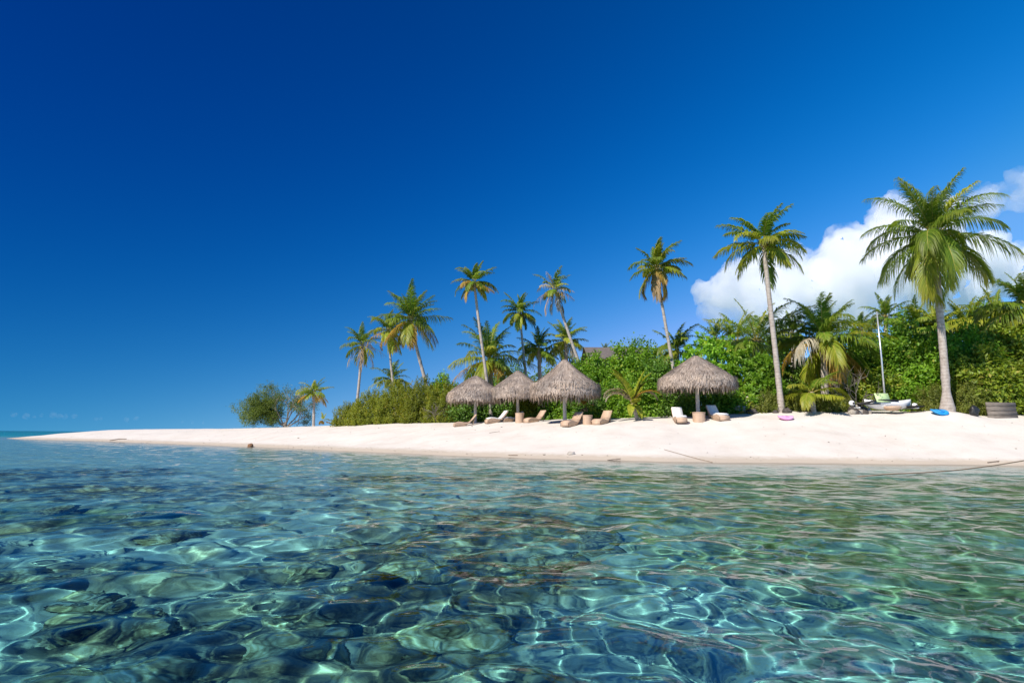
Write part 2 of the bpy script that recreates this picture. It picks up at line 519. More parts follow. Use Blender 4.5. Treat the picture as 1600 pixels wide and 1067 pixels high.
def water_mat():
    m, nt, out = mat('lagoon_water')
    g = nd(nt, 'ShaderNodeBsdfRefraction', IOR=1.333, Roughness=0.0)
    gl = nd(nt, 'ShaderNodeBsdfGlossy', Roughness=0.02)
    fz = nd(nt, 'ShaderNodeFresnel', IOR=1.333)
    fm = nd(nt, 'ShaderNodeMath', operation='MULTIPLY'); fm.inputs[1].default_value = REFLECT
    nt.links.new(fz.outputs[0], fm.inputs[0])
    dep = nd(nt, 'ShaderNodeAttribute', attribute_name='rnd')      # metres of water below
    sep = []
    for k in WATER_K:                                              # Beer's law, one crossing
        e = nd(nt, 'ShaderNodeMath', operation='MULTIPLY'); e.inputs[1].default_value = -k
        nt.links.new(dep.outputs['Fac'], e.inputs[0])
        x = nd(nt, 'ShaderNodeMath', operation='EXPONENT')
        nt.links.new(e.outputs[0], x.inputs[0])
        sep.append(x)
    cc = nd(nt, 'ShaderNodeCombineColor')
    for k in range(3): nt.links.new(sep[k].outputs[0], cc.inputs[k])
    nt.links.new(cc.outputs[0], g.inputs['Color'])
    mx = nd(nt, 'ShaderNodeMixShader')
    nt.links.new(fm.outputs[0], mx.inputs[0])
    nt.links.new(g.outputs[0], mx.inputs[1])
    nt.links.new(gl.outputs[0], mx.inputs[2])
    geo = nd(nt, 'ShaderNodeNewGeometry')
    n1 = nd(nt, 'ShaderNodeTexNoise', Scale=1.1, Detail=3.0, Roughness=.55)
    n2 = nd(nt, 'ShaderNodeTexNoise', Scale=8.5, Detail=3.0, Roughness=.55)
    mp = nd(nt, 'ShaderNodeMapping'); mp.inputs['Scale'].default_value = (.75, 1.25, 1)
    mp.inputs['Rotation'].default_value = (0, 0, R(14))
    nt.links.new(geo.outputs['Position'], mp.inputs[0])
    for n in (n1, n2): nt.links.new(mp.outputs[0], n.inputs['Vector'])
    far = nd(nt, 'ShaderNodeAttribute', attribute_name='along')
    b1 = nd(nt, 'ShaderNodeBump', Distance=.16)
    nt.links.new(far.outputs['Fac'], b1.inputs['Strength'])
    nt.links.new(n1.outputs[0], b1.inputs['Height'])
    b2 = nd(nt, 'ShaderNodeBump', Distance=.012)
    m2 = nd(nt, 'ShaderNodeMapRange')
    m2.inputs['From Min'].default_value, m2.inputs['From Max'].default_value = .12, .40
    m2.inputs['To Min'].default_value, m2.inputs['To Max'].default_value = .10, .75
    nt.links.new(far.outputs['Fac'], m2.inputs['Value'])
    nt.links.new(m2.outputs[0], b2.inputs['Strength'])
    nt.links.new(n2.outputs[0], b2.inputs['Height'])
    nt.links.new(b1.outputs[0], b2.inputs['Normal'])
    for n in (g, gl, fz): nt.links.new(b2.outputs[0], n.inputs['Normal'])
    nt.links.new(mx.outputs[0], out.inputs[0])
    return m
WATER_K = (.62, .042, .03)
REFLECT = .82
M['water'] = water_mat()

# ------------------------------------------------------------------ terrain
def px_shore(px, d):      # shoreline read off the photograph: pixel column and distance in metres
    r = ray(px, 690)
    return (r.x / r.y * d, d)
_front = [px_shore(40, 64), px_shore(150, 56), px_shore(300, 43), px_shore(450, 34.8), px_shore(600, 28.4), px_shore(700, 25),
          px_shore(900, 21.6), px_shore(1050, 20.4), px_shore(1300, 20.2), px_shore(1600, 20.0), (32, 20), (60, 24), (95, 45)]
_back = [(95, 130), (0, 140), (-32, 112), (-52, 90), (-60, 76), (-60, 68)]
ISLE = np.array(_front + _back)

def isle_dist(x, y):
    """signed distance to the shoreline, positive on land"""
    x, y = np.asarray(x, float), np.asarray(y, float)
    x = x + .35 * perlin(x * .35 + 3, y * .35)
    y = y + .45 * perlin(x * .30, y * .30 + 8)
    best = np.full(x.shape, 1e9)
    inside = np.zeros(x.shape, bool)
    n = len(ISLE)
    for i in range(n):
        (ax, ay), (bx, by) = ISLE[i], ISLE[(i + 1) % n]
        ex, ey = bx - ax, by - ay
        t = np.clip(((x - ax) * ex + (y - ay) * ey) / (ex * ex + ey * ey), 0, 1)
        best = np.minimum(best, np.hypot(x - ax - t * ex, y - ay - t * ey))
        cr = ((ay > y) != (by > y)) & (x < ex * (y - ay) / (ey if ey else 1e-9) + ax)
        inside ^= cr
    return np.where(inside, best, -best)

def patch(x, y, cx, cy, rx, ry, soft=.5):
    d = np.hypot((x - cx) / rx, (y - cy) / ry) + .6 * fbm(x * 1.25 + cx, y * 1.25, 5, .6)
    return 1 - sstep(1 - soft, 1 + soft, d)

def reef_masks(x, y):
    reef = np.zeros_like(x)
    for p in ((-7.0, 9.6, 3.6, 1.7), (-.75, 5.0, 1.25, 1.7), (-1.7, 3.0, .95, .65), (-3.0, 4.4, 1.5, .5), (-2.6, 12.5, 1.8, .9), (.2, 6.9, 1.2, .8),
              (-.35, 3.3, .5, .5), (-4.8, 6.6, 1.4, .6), (-10.5, 13, 3, 2.2), (2.2, 13, 2, 1.1)):
        reef = np.maximum(reef, .92 * patch(x, y, *p))
    left = sstep(1.2, -1.5, x + .25 * (4 - y)) * sstep(15, 9, y)          # broken coral rubble over most of the left
    reef = np.maximum(reef, .72 * left * sstep(-.05, .5, fbm(x * 1.1 + 5, y * 1.6, 5, .6)))
    reef = np.maximum(reef, .30 * sstep(.6, .95, fbm(x * 1.7 + 15, y * 1.7, 4, .6)))
    weed = np.zeros_like(x)
    for p in ((4.0, 7.6, 3.0, 2.8), (2.6, 5.6, 1.2, 1.0), (5.5, 12.0, 4.0, 2.2), (3.6, 3.9, 1.3, .7), (-5.5, 7.2, 1.8, .6), (9, 11, 3.5, 2.5), (2.2, 14.5, 2.5, 1.2), (7, 7, 2, 2)):
        weed = np.maximum(weed, .78 * patch(x, y, *p, .7))
    right = sstep(.6, 2.6, x - .12 * y) * sstep(17, 13, y)
    weed = np.maximum(weed, .55 * right * sstep(-.2, .45, fbm(x * 1.2 + 25, y * 1.5, 5, .6)))
    return reef, weed

def height(x, y, detail=True):
    x, y = np.asarray(x, float), np.asarray(y, float)
    d = isle_dist(x, y)
    z = np.interp(d, [-400, -90, -40, -22, -14, -8, -4, -1.6, 0, 1.2, 2.5, 4, 7, 9, 12, 30], [-9, -5, -2.4, -1.15, -.66, -.56, -.44, -.22, 0, .2, .45, .80, 1.40, 1.68, 1.86, 2.1])
    land = sstep(.0, 5, d)
    sc = np.interp(x, [-60, -30, -18, -8, 0, 8, 14, 30], [.62, .72, .84, .97, .97, 1.05, 1.30, 1.36])
    z = np.where(d > 0, z * sc, z)
    z = z + land * (.018 * fbm(x * .45, y * .45, 4) + .008 * fbm(x * 2.3, y * 2.3, 3))
    # sand heaped round the foot of the big palm
    z = z + .32 * np.exp(-((x - HERO[0]) ** 2 + (y - HERO[1]) ** 2) / 2.4)
    if detail:
        reef, weed = reef_masks(x, y)
        wet = sstep(-.3, -1.5, d)
        lump = np.minimum(1.1, .9 - np.abs(fbm(x * 1.7, y * 1.7, 4, .45)))
        z = z + wet * (.05 * fbm(x * .8, y * .8, 4) + reef * (.06 + .22 * lump) + weed * (.03 + .12 * lump))
        z = np.where(wet > 0, np.minimum(z, np.where(d < -2, -.20, z)), z)
    return z
_h = ray(1478, 632)
HERO = (_h.x / _h.y * 27.0, 27.0)

def ground_z(x, y):
    return float(height(np.array([x]), np.array([y]), False)[0])

def foot(px, Y):
    r = ray(px, 650)
    x = r.x / r.y * Y
    return Vector((x, Y, ground_z(x, Y)))

def polar(rmin, rmax, nr, a0, a1, na):
    rr = np.geomspace(rmin, rmax, nr)
    aa = np.linspace(a0, a1, na)
    A, RR = np.meshgrid(aa, rr)
    return RR * np.sin(A), RR * np.cos(A), RR
def grid_faces(nr, na):
    i = np.arange(nr - 1)[:, None] * na
    j = np.arange(na - 1)[None]
    return np.stack([i + j, i + j + 1, i + na + j + 1, i + na + j], -1).reshape(-1, 4)

NA = 760
X, Y, RR = polar(.4, 30000, 900, R(-100), R(100), NA)
Z = height(X, Y)
reef, weed = reef_masks(X, Y)
F = grid_faces(900, NA)
zf = Z.ravel()[F].max(1)
V = np.stack([X, Y, Z], -1).reshape(-1, 3)
for nm, sel in (('seabed', zf < -.12), ('beach', zf >= -.12)):
    f = F[sel]
    idx, inv = np.unique(f, return_inverse=True)
    b = MB()
    b.add(V[idx], inv.reshape(-1, 4), 0, reef.ravel()[idx], weed.ravel()[idx])
    o = b.build(nm, M['ground'])
    tag(o, kind='structure')
    o.cycles.is_caustics_receiver = True

# ------------------------------------------------------------------ water
def waves(x, y, cell):
    rg = np.random.default_rng(11)
    z = np.zeros_like(x)
    wx = x + .12 * perlin(x * .6, y * .6) + .04 * perlin(x * 1.9, y * 1.9)
    wy = y + .12 * perlin(x * .6 + 40, y * .6) + .04 * perlin(x * 1.9, y * 1.9 + 40)
    n = 64
    for i in range(n):
        lam = .14 * (2.1 / .14) ** ((i + rg.random()) / n)
        th = R(100) + rg.normal() * R(58)
        k = 2 * np.pi / lam
        slope = WAVE_SLOPE * (1.0 if lam < 1.2 else 1.2 / lam) * rg.uniform(.5, 1.4)
        amp = slope / k
        fade = sstep(2.2, 5.0, lam / cell)
        z += amp * fade * np.sin(k * (np.cos(th) * wx + np.sin(th) * wy) + rg.uniform(0, 6.283))
    return z
WAVE_SLOPE = .0205
NAW = 1000
X, Y, RR = polar(.5, 30000, 1300, R(-75), R(75), NAW)
cell = RR * max(math.log(30000 / .5) / 1300, R(150) / NAW)
calm = 1 - .75 * sstep(-4.0, -.2, isle_dist(X, Y))
Z = waves(X, Y, cell) * calm
b = MB()
b.add(np.stack([X, Y, Z], -1), grid_faces(1300, NAW), 0, np.maximum(0, -height(X, Y, False)).ravel(), (.12 + .30 * sstep(4, 30, RR) + .4 * sstep(40, 200, RR)).ravel() * calm.ravel())
water = b.build('water', M['water'])
tag(water, kind='structure')
water.cycles.is_caustics_caster = True
del X, Y, Z, RR, V, F

# ------------------------------------------------------------------ coconut palms
FROND_MATS = {'g': ('frond_green', 'rachis'), 'k': ('frond_dark', 'rachis'), 'y': ('frond_yellow', 'rachis'), 'o': ('frond_amber', 'rachis'),
              'd': ('frond_dead', 'rachis_dead'), 's': ('frond_grey', 'rachis_dead')}
WIND = np.array([.30, .05, 0])

def frond(parent, base, L, az, el, bend, kind, rg, nl=44, wid=.045, leaf=.23, hang=.45, wind=1.0, ragged=0.0, twist=0.0, name='frond'):
    """one pinnate frond: curved midrib with folded, drooping leaflets on both sides"""
    n = 20
    t = np.linspace(0, 1, n)
    th = el - bend * t ** 1.5
    h = np.array([math.cos(az), math.sin(az), 0])
    d = np.cos(th)[:, None] * h + np.sin(th)[:, None] * np.array([0, 0, 1.0])
    d = d + (WIND * wind) * (t ** 1.3)[:, None]
    d /= np.linalg.norm(d, axis=1)[:, None]
    P = np.vstack([[0, 0, 0], np.cumsum(d[:-1] + d[1:], 0) * .5]) * L / (n - 1)
    mb = MB()
    mb.tube(P, np.interp(t, [0, .12, 1], [.045, .026, .006]) * (L / 4) ** .5, 5, 1, False)
    S0 = np.cross(d, [0, 0, 1.0])
    S1 = np.array([-math.sin(az), math.cos(az), 0]) * -1
    S = np.where((np.linalg.norm(S0, axis=1) > .35)[:, None], S0, S1)
    S /= np.linalg.norm(S, axis=1)[:, None]
    N = np.cross(S, d)
    tl = np.linspace(.13, .995, nl)
    def itp(A): return np.stack([np.interp(tl, t, A[:, k]) for k in range(3)], 1)
    Pl, Tl, Sl, Nl = itp(P), itp(d), itp(S), itp(N)
    prof = np.sin(np.pi * np.clip(.14 + .80 * tl, 0, 1)) ** .7 * (1 - .25 * tl)
    for sgn in (1, -1):
        keep = rg.random(nl) >= ragged
        l = L * leaf * prof * rg.uniform(.82, 1.12, nl)
        a = np.interp(tl, [0, 1], [R(24), R(62)]) + rg.normal(0, R(5), nl)
        lift = .22 + rg.normal(0, .09, nl)
        dv = sgn * Sl * np.cos(a)[:, None] + Tl * np.sin(a)[:, None] + Nl * lift[:, None]
        dv /= np.linalg.norm(dv, axis=1)[:, None]
        hg = hang * rg.uniform(.6, 1.35, nl)
        dn = np.array([0, 0, -1.0])
        w = Tl * 1.0 + dv * -np.sum(Tl * dv, 1)[:, None]
        w /= np.linalg.norm(w, axis=1)[:, None]
        w = w * (wid * (.7 + .5 * prof) * .5)[:, None]
        b0 = Pl + Sl * sgn * .01
        m1 = b0 + dv * (l * .38)[:, None] + dn * (l * hg * .10)[:, None]
        m2 = b0 + dv * (l * .68)[:, None] + dn * (l * hg * .36)[:, None] + WIND * (l * .1 * wind)[:, None]
        tp = b0 + dv * (l * .88)[:, None] + dn * (l * hg * .80)[:, None] + WIND * (l * .28 * wind)[:, None]
        v = np.stack([b0 - w * .7, b0 + w * .7, m1 - w, m1 + w, m2 - w * .8, m2 + w * .8, tp - w * .08, tp + w * .08], 1)[keep]
        k = len(v)
        i = np.arange(k)[:, None] * 8
        f = np.concatenate([i + np.array([[0, 1, 3, 2]]), i + np.array([[2, 3, 5, 4]]), i + np.array([[4, 5, 7, 6]])])
        rn = np.repeat(np.clip(rg.normal(.5, .22, k), 0, 1), 8)
        al = np.tile([0, 0, .3, .3, .65, .65, 1, 1], k) * .5 + np.repeat(tl[keep], 8) * .5
        mb.add(v.reshape(-1, 3), f, 0, rn, al)
    lm, rm = FROND_MATS[kind]
    return mb.build(name, [M[lm], M[rm]], parent, loc=base)

def pick(rg, mix):
    ks, ps = zip(*mix)
    ps = np.array(ps) / sum(ps)
    return ks[rg.choice(len(ks), p=ps)]

def palm(label, crown, base, Rpx, seed, n=22, young=(('g', 1),), mid=(('g', 1),), old=(('y', 1), ('o', 1)), r0=.13, flare=1.5, lean=0.0,
         el=(82, -55), nl=34, group='coconut palms on the beach', name='coconut_palm', cat='palm tree', bow=.25, nuts=5, hang=.75, ragged=.04,
         wid=.055, leaf=.285, wind=1.0, spec=(), Lmul=1.12, trunk=True, bendk=1.0):
    rg = np.random.default_rng(seed)
    n = int(n * 1.25) if n > 8 else n
    nl = int(nl * 1.15)
    (cx, cyy), (bx, Y) = crown, base
    B = foot(bx, Y)
    C = at(cx, cyy, Y + lean)
    o = empty(name, B, label, cat, group)
    c = np.array(C - B)
    H = c[2]
    # trunk: cubic bow from the foot to the crown
    t = np.linspace(0, 1, 46)[:, None]
    p0 = np.array([0, 0, -.25]); p3 = c
    p1 = np.array([c[0] * (.33 - bow * .4), c[1] * (.33 - bow * .4), H * .33])
    p2 = np.array([c[0] * (.67 + bow * .5), c[1] * (.67 + bow * .5), H * .66])
    P = (1 - t) ** 3 * p0 + 3 * t * (1 - t) ** 2 * p1 + 3 * t * t * (1 - t) * p2 + t ** 3 * p3
    tt = t[:, 0]
    rad = r0 * np.interp(tt, [0, .04, .12, .3, .9, 1], [flare, flare * .78 + .2, 1.08, 1.0, .82, .9]) * (1 + .035 * rg.normal(size=46))
    if trunk:
        mb = MB()
        mb.tube(P, rad, 12, 0)
        mb.build('trunk', M['bark'], o)
    L0 = metres(Rpx, Y + lean) * Lmul
    top = P[-1]
    ax = P[-1] - P[-6]; ax /= np.linalg.norm(ax)
    for i in range(n):
        u = (i + .5) / n
        az = i * 2.39996 + rg.normal(0, .34)
        e = R(np.interp(u, [0, .3, .65, 1], [el[0], 48, 8, el[1]]) + rg.normal(0, 10))
        mix = young if u < .38 else (mid if u < .74 else old)
        k = pick(rg, mix)
        bend = np.interp(u, [0, .35, .7, 1], [.55, 1.15, 1.05, .6]) * rg.uniform(.62, 1.4) * bendk
        L = L0 * np.interp(u, [0, .25, .8, 1], [.82, 1.0, 1.0, .85]) * rg.uniform(.78, 1.12)
        dead = k in 'ds'
        frond(o, top + ax * (.12 - .30 * u) + np.array([math.cos(az), math.sin(az), 0]) * .07, L, az + c[0] * 0, e, bend, k, rg, nl=nl,
              wid=wid * (.7 if dead else 1), leaf=leaf * (.8 if dead else 1), hang=hang * (1.7 if dead else 1) * (1 + .5 * (u > .6)),
              ragged=min(.5, ragged * (5 if dead else rg.choice([.5, 1, 1, 5]))), wind=wind * (.8 if u < .5 else .35), name='dead_frond' if dead else 'frond')
    for (azd, eld, bend, k, lm) in spec:
        frond(o, top, L0 * lm, R(azd), R(eld), bend, k, rg, nl=nl, wid=wid, leaf=leaf, hang=hang, wind=wind * .5)
    if nuts:
        for j in range(nuts):
            a = rg.uniform(0, 6.28)
            mb = MB()
            th = np.linspace(0, np.pi, 7)
            q = rg.uniform(.10, .125)
            mb.lathe(np.stack([np.sin(th) * q, np.cos(th) * q * 1.25], 1), 8)
            nb = mb.build('coconut', M['coconut_green' if rg.random() < .6 else 'coconut'], o, loc=top + np.array([math.cos(a) * .22, math.sin(a) * .22, -.28 - .15 * rg.random()]))
    return o
M['coconut_green'] = simple_mat('green_coconut', (.20, .19, .03), (.36, .28, .06), 5, .5, .1)

# the tall ones along the beach
palm('tallest and nearest palm, wide full crown with hanging yellow fronds over a thick grey trunk', (1460, 367), (1481, 27.3), 112, 3, n=32, r0=.165, flare=2.3, nl=72, wid=.040, leaf=.27, hang=.95,
     young=(('g', 4), ('y', 1)), mid=(('g', 2), ('y', 2)), old=(('y', 3), ('o', .5), ('d', .25), ('g', 2)), el=(84, -80), nuts=9, bow=-.5, lean=-.6, Lmul=1.05)
palm('tall slender palm with straight grey trunk rising right of the bright green bush', (1193, 378), (1222, 29), 70, 5, n=20, r0=.135, flare=1.5, nl=48,
     young=(('g', 2), ('k', 1)), mid=(('g', 2), ('y', 1.5)), old=(('g', 1), ('y', 2)), el=(76, -50), nuts=5, bow=.25, Lmul=1.14)
palm('slim leaning palm with orange brown skirt of dying fronds above the rightmost umbrella', (1026, 418), (1064, 33), 50, 8, n=24, r0=.10, nl=40,
     young=(('g', 2), ('y', 1)), mid=(('y', 2), ('g', 1)), old=(('o', 2.5), ('d', 1), ('y', 1)), el=(80, -75), nuts=6, bow=.2)
palm('sparse greyish palm on a trunk leaning strongly left behind the biggest umbrella', (867, 452), (934, 38), 37, 13, n=19, r0=.11, nl=36,
     young=(('g', 2), ('s', .7)), mid=(('y', 2), ('g', 1), ('s', .6)), old=(('d', 2), ('y', 1), ('s', .6)), el=(80, -72), nuts=4, bow=.1, ragged=.12)
palm('tall palm with round green crown on a long trunk rising between the two left umbrellas', (741, 440), (769, 40), 37, 21, n=22, r0=.11, nl=38,
     young=(('g', 1),), mid=(('g', 2), ('y', 2)), old=(('y', 2), ('o', 1), ('d', .6)), el=(82, -60), nuts=5, bow=.15)
palm('shorter dark green palm with thin grey trunk just behind the middle umbrella', (812, 486), (829, 44), 33, 34, n=20, r0=.105, nl=36,
     young=(('k', 2), ('g', 1)), mid=(('k', 2), ('g', 1)), old=(('k', 1), ('y', 1)), el=(82, -60), nuts=3, bow=.15)
palm('large dark crowned palm with white trunk leaning left at the end of the grove', (642, 497), (680, 46), 56, 55, n=26, r0=.145, nl=46,
     young=(('k', 2), ('g', 1)), mid=(('k', 1), ('g', 2)), old=(('y', 2), ('o', 2), ('d', 1)), el=(82, -62), nuts=8, bow=.25, bendk=.85)
palm('palm half hidden by the left side of the large dark crown, yellowing fronds', (607, 516), (620, 50), 38, 61, n=18, r0=.115, nl=36,
     young=(('g', 1), ('k', 1)), mid=(('y', 2), ('g', 2)), old=(('y', 1), ('o', 2)), el=(70, -55), nuts=3)
palm('palm with drooping grey dead fronds on a curved trunk, leftmost of the tall palms', (566, 538), (556, 50), 36, 77, n=20, r0=.13, nl=34,
     young=(('k', 1), ('g', 1.5)), mid=(('g', 2), ('s', 1)), old=(('s', 2), ('y', 1), ('d', .8)), el=(78, -72), nuts=4, bow=.45, ragged=.1)
palm('small yellow green palm standing alone beside the grey branched tree on the spit', (491, 612), (491, 56), 27, 82, n=16, r0=.125, nl=30,
     young=(('g', 1), ('y', 1)), mid=(('y', 2), ('g', 1)), old=(('o', 2), ('y', 1)), el=(74, -25), nuts=2, bow=.3)
# low and hidden ones
G2 = 'palms in the thicket'
palm('low palm with spreading crown peeping over the left shrubs below the large dark palm', (612, 592), (614, 54), 34, 90, n=16, r0=.16, nl=32, young=(('g', 1),), mid=(('g', 1), ('k', 1)), old=(('y', 1), ('o', 1)), el=(80, -10), group=G2, nuts=0)
palm('broad low palm with long arching fronds behind the two left umbrellas', (765, 560), (772, 43), 64, 101, n=26, r0=.17, nl=44, young=(('g', 1), ('k', 1)), mid=(('g', 2), ('y', 1.5)), old=(('y', 2), ('o', .6)), el=(84, -40), group=G2, nuts=3)
palm('dark low palm with upright fronds behind the peak of the middle umbrella', (842, 545), (846, 46), 40, 117, n=20, r0=.17, nl=38, young=(('k', 1),), mid=(('k', 1), ('g', 1)), old=(('y', 1), ('g', 1)), el=(84, -30), group=G2, nuts=0)
palm('bushy palm with pale ragged fronds above the peak of the biggest umbrella', (884, 532), (888, 47), 40, 123, n=22, r0=.17, nl=36, young=(('k', 1), ('g', 1)), mid=(('g', 1), ('y', 1), ('s', .5)), old=(('s', 1), ('y', 1)), el=(84, -40), group=G2, nuts=0)
palm('little palm tuft beside the dark shingled roof', (945, 552), (948, 50), 20, 131, n=12, r0=.13, nl=26, young=(('g', 1),), mid=(('g', 1), ('s', 1)), old=(('s', 1),), el=(80, -10), group=G2, nuts=0)
palm('low palm with feathery fronds round the foot of the orange skirted palm', (1058, 545), (1060, 36), 50, 140, n=16, r0=.15, nl=38, young=(('g', 1),), mid=(('g', 1), ('k', 1)), old=(('g', 1), ('y', 1)), el=(80, -25), group=G2, nuts=0)
palm('distant dark palm top showing above the bright green bush', (1118, 528), (1118, 45), 34, 151, n=15, r0=.15, nl=32, young=(('k', 1),), mid=(('k', 1), ('g', 1)), old=(('y', 1),), el=(80, -20), group=G2, nuts=0)
palm('palm with few tall upright fronds just left of the slender trunk', (1182, 532), (1184, 34.5), 88, 163, n=13, r0=.17, nl=46, young=(('g', 2), ('y', 1)), mid=(('g', 1), ('k', 1)), old=(('g', 1),), el=(86, 5), group=G2, nuts=0, bendk=.75)
palm('wide low palm with upright tuft and yellow drooping skirt left of the mast', (1287, 528), (1290, 31), 82, 170, n=32, r0=.2, nl=50, young=(('k', 1), ('g', 2)), mid=(('g', 2), ('y', 1), ('s', .4)), old=(('y', 2), ('o', 1.5)), el=(86, -70), group=G2, nuts=5)
palm('low palm whose long frond arches over the sand right of the slender trunk', (1268, 612), (1272, 28.5), 58, 182, n=9, r0=.12, nl=44, young=(('g', 1),), mid=(('g', 1), ('y', 1)), old=(('y', 1),), el=(50, -10), group=G2, nuts=0)
palm('distant palm tuft between the mast and the tallest palm', (1384, 496), (1384, 40), 40, 190, n=16, r0=.16, nl=34, young=(('g', 1),), mid=(('g', 1), ('k', 1)), old=(('y', 1), ('g', 1)), el=(80, -20), group=G2, nuts=0)
palm('distant palm with upright fronds seen left of the tallest palm trunk', (1430, 510), (1430, 37), 46, 201, n=14, r0=.16, nl=36, young=(('g', 1), ('y', .5)), mid=(('g', 1),), old=(('g', 1), ('k', 1)), el=(84, 0), group=G2, nuts=0, bendk=.7)
palm('palm with stiff yellowish fronds seen right of the tallest palm trunk', (1512, 512), (1512, 37), 58, 213, n=15, r0=.16, nl=42, young=(('g', 1), ('y', 1)), mid=(('g', 1), ('y', .6)), old=(('y', 1), ('g', 1)), el=(86, 5), group=G2, nuts=0, bendk=.7)
palm('palm reaching in from the right edge of the picture with long hanging fronds', (1606, 478), (1612, 30), 82, 222, n=22, r0=.17, nl=50, young=(('g', 1), ('k', 1)), mid=(('g', 2), ('y', 1)), old=(('y', 2), ('g', 1)), el=(80, -45), group=G2, nuts=0)
palm('faint palm tuft far behind the wide low palm', (1345, 515), (1345, 46), 34, 233, n=14, r0=.15, nl=30, young=(('k', 1), ('g', 1)), mid=(('g', 1),), old=(('k', 1),), el=(80, -20), group=G2, nuts=0)
palm('palm tuft behind the slender trunk above the arching frond', (1238, 520), (1238, 42), 40, 240, n=15, r0=.15, nl=34, young=(('g', 1),), mid=(('g', 1), ('y', .7)), old=(('y', 1), ('g', 1)), el=(80, -20), group=G2, nuts=0)
palm('palm with spiky upright fronds showing between the bright green bush and the slender trunk', (1150, 532), (1150, 38), 60, 271, n=13, r0=.16, nl=40, young=(('g', 1), ('y', .5)), mid=(('g', 1),), old=(('g', 1), ('k', 1)), el=(86, 5), group=G2, nuts=0, bendk=.75)
palm('palm with yellow green fronds just left of the tallest palm trunk', (1466, 508), (1466, 36), 56, 275, n=15, r0=.16, nl=40, young=(('g', 1), ('y', 1)), mid=(('y', 1), ('g', 1)), old=(('y', 1),), el=(84, 0), group=G2, nuts=0, bendk=.8)
palm('palm with arching yellow green fronds behind the right edge bushes', (1560, 500), (1560, 34), 66, 278, n=17, r0=.16, nl=44, young=(('g', 1), ('y', 1)), mid=(('y', 1), ('g', 1.5)), old=(('y', 1),), el=(84, -10), group=G2, nuts=0)
palm('young palm with bright yellow green upright fronds between the umbrellas', (988, 630), (997, 29.2), 46, 250, n=4, r0=.10, flare=1.7, nl=46, wid=.05, young=(('y', 1),), mid=(('y', 1),), old=(('y', 1),), el=(86, 78), hang=.25, wind=.2,
     group='young palms at the thicket edge', nuts=0, bendk=.35, trunk=True, spec=((172, 66, 2.3, 's', 1.12), (190, 50, 2.0, 's', 1.0), (165, 56, 1.9, 's', 1.0), (182, 78, .8, 'y', 1.2), (205, 70, .8, 'y', 1.15), (-5, 74, .7, 'y', 1.1), (10, 70, .9, 'y', 1.0), (5, 62, 2.3, 's', 1.0), (-20, 56, 1.7, 'o', 1.0), (250, -20, .9, 'y', .6), (300, -30, .9, 'y', .6)))
G3 = 'small yellow saplings on the sand'
palm('yellow palm sapling on the sand right of the lone small palm', (505, 656), (505, 52), 13, 260, n=7, r0=.05, nl=16, young=(('y', 1),), mid=(('o', 1), ('y', 1)), old=(('o', 1),), el=(80, 10), group=G3, name='palm_sapling', cat='sapling', nuts=0, trunk=False)
palm('tiny orange yellow sapling in front of the pale stones by the bright bush', (1165, 640), (1165, 29.3), 14, 263, n=7, r0=.03, nl=14, young=(('y', 1),), mid=(('o', 1), ('y', 1)), old=(('o', 1),), el=(80, 0), group=G3, name='palm_sapling', cat='sapling', nuts=0, trunk=False)
palm('dull orange sapling in the shade between the biggest umbrella and the young palm', (914, 634), (914, 32), 20, 266, n=8, r0=.04, nl=18, young=(('o', 1),), mid=(('o', 1), ('y', 1)), old=(('d', 1),), el=(80, 0), group=G3, name='palm_sapling', cat='sapling', nuts=0, trunk=False)

# ------------------------------------------------------------------ shrubs
def leaves(mb, base, dirs, length, width, rg, rnd, mat=0, face=None):
    """folded pointed leaves from base along dirs"""
    k = len(base)
    dirs = dirs / (np.linalg.norm(dirs, axis=1)[:, None] + 1e-9)
    ref = rg.normal(size=(k, 3)) * .38 + (np.array([0, 0, 1.0]) if face is None else face * .8 + np.array([0, 0, .5]))
    w = np.cross(dirs, ref); w /= np.linalg.norm(w, axis=1)[:, None] + 1e-9
    nn = np.cross(w, dirs)
    l = length[:, None]; ww = width[:, None]
    v = np.stack([base, base + dirs * l * .5 + w * ww * .5 + nn * ww * .12, base + dirs * l - nn * l * .12, base + dirs * l * .5 - w * ww * .5 + nn * ww * .12], 1)
    i = np.arange(k)[:, None] * 4
    f = np.concatenate([i + np.array([[0, 1, 2, 2]]), i + np.array([[0, 2, 3, 3]])])
    mb.add(v.reshape(-1, 3), f, mat, np.repeat(rnd, 4), np.tile([0, .6, 1, .6], k))

KINDS = {  # clumps per square metre, leaves per clump, leaf length, width, clump radius, upright, material
    'fine':   (42, 26, .15, .040, .24, .85, 'leaf_fine'),
    'olive':  (46, 26, .13, .036, .20, .7, 'leaf_olive'),
    'bright': (15, 22, .23, .085, .16, .35, 'leaf_bright'),
    'mid':    (24, 22, .19, .110, .22, .3, 'leaf_mid'),
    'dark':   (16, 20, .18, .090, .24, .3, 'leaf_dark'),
    'creeper': (25, 22, .22, .12, .22, .25, 'leaf_yellowish'),
}
M['leaf_yellowish'] = leaf_mat('leaf_yellowish', [(0, (.12, .20, .016)), (.5, (.21, .31, .026)), (.85, (.30, .38, .04)), (1, (.44, .40, .08))], (.26, .28, .05), tipfac=.4)

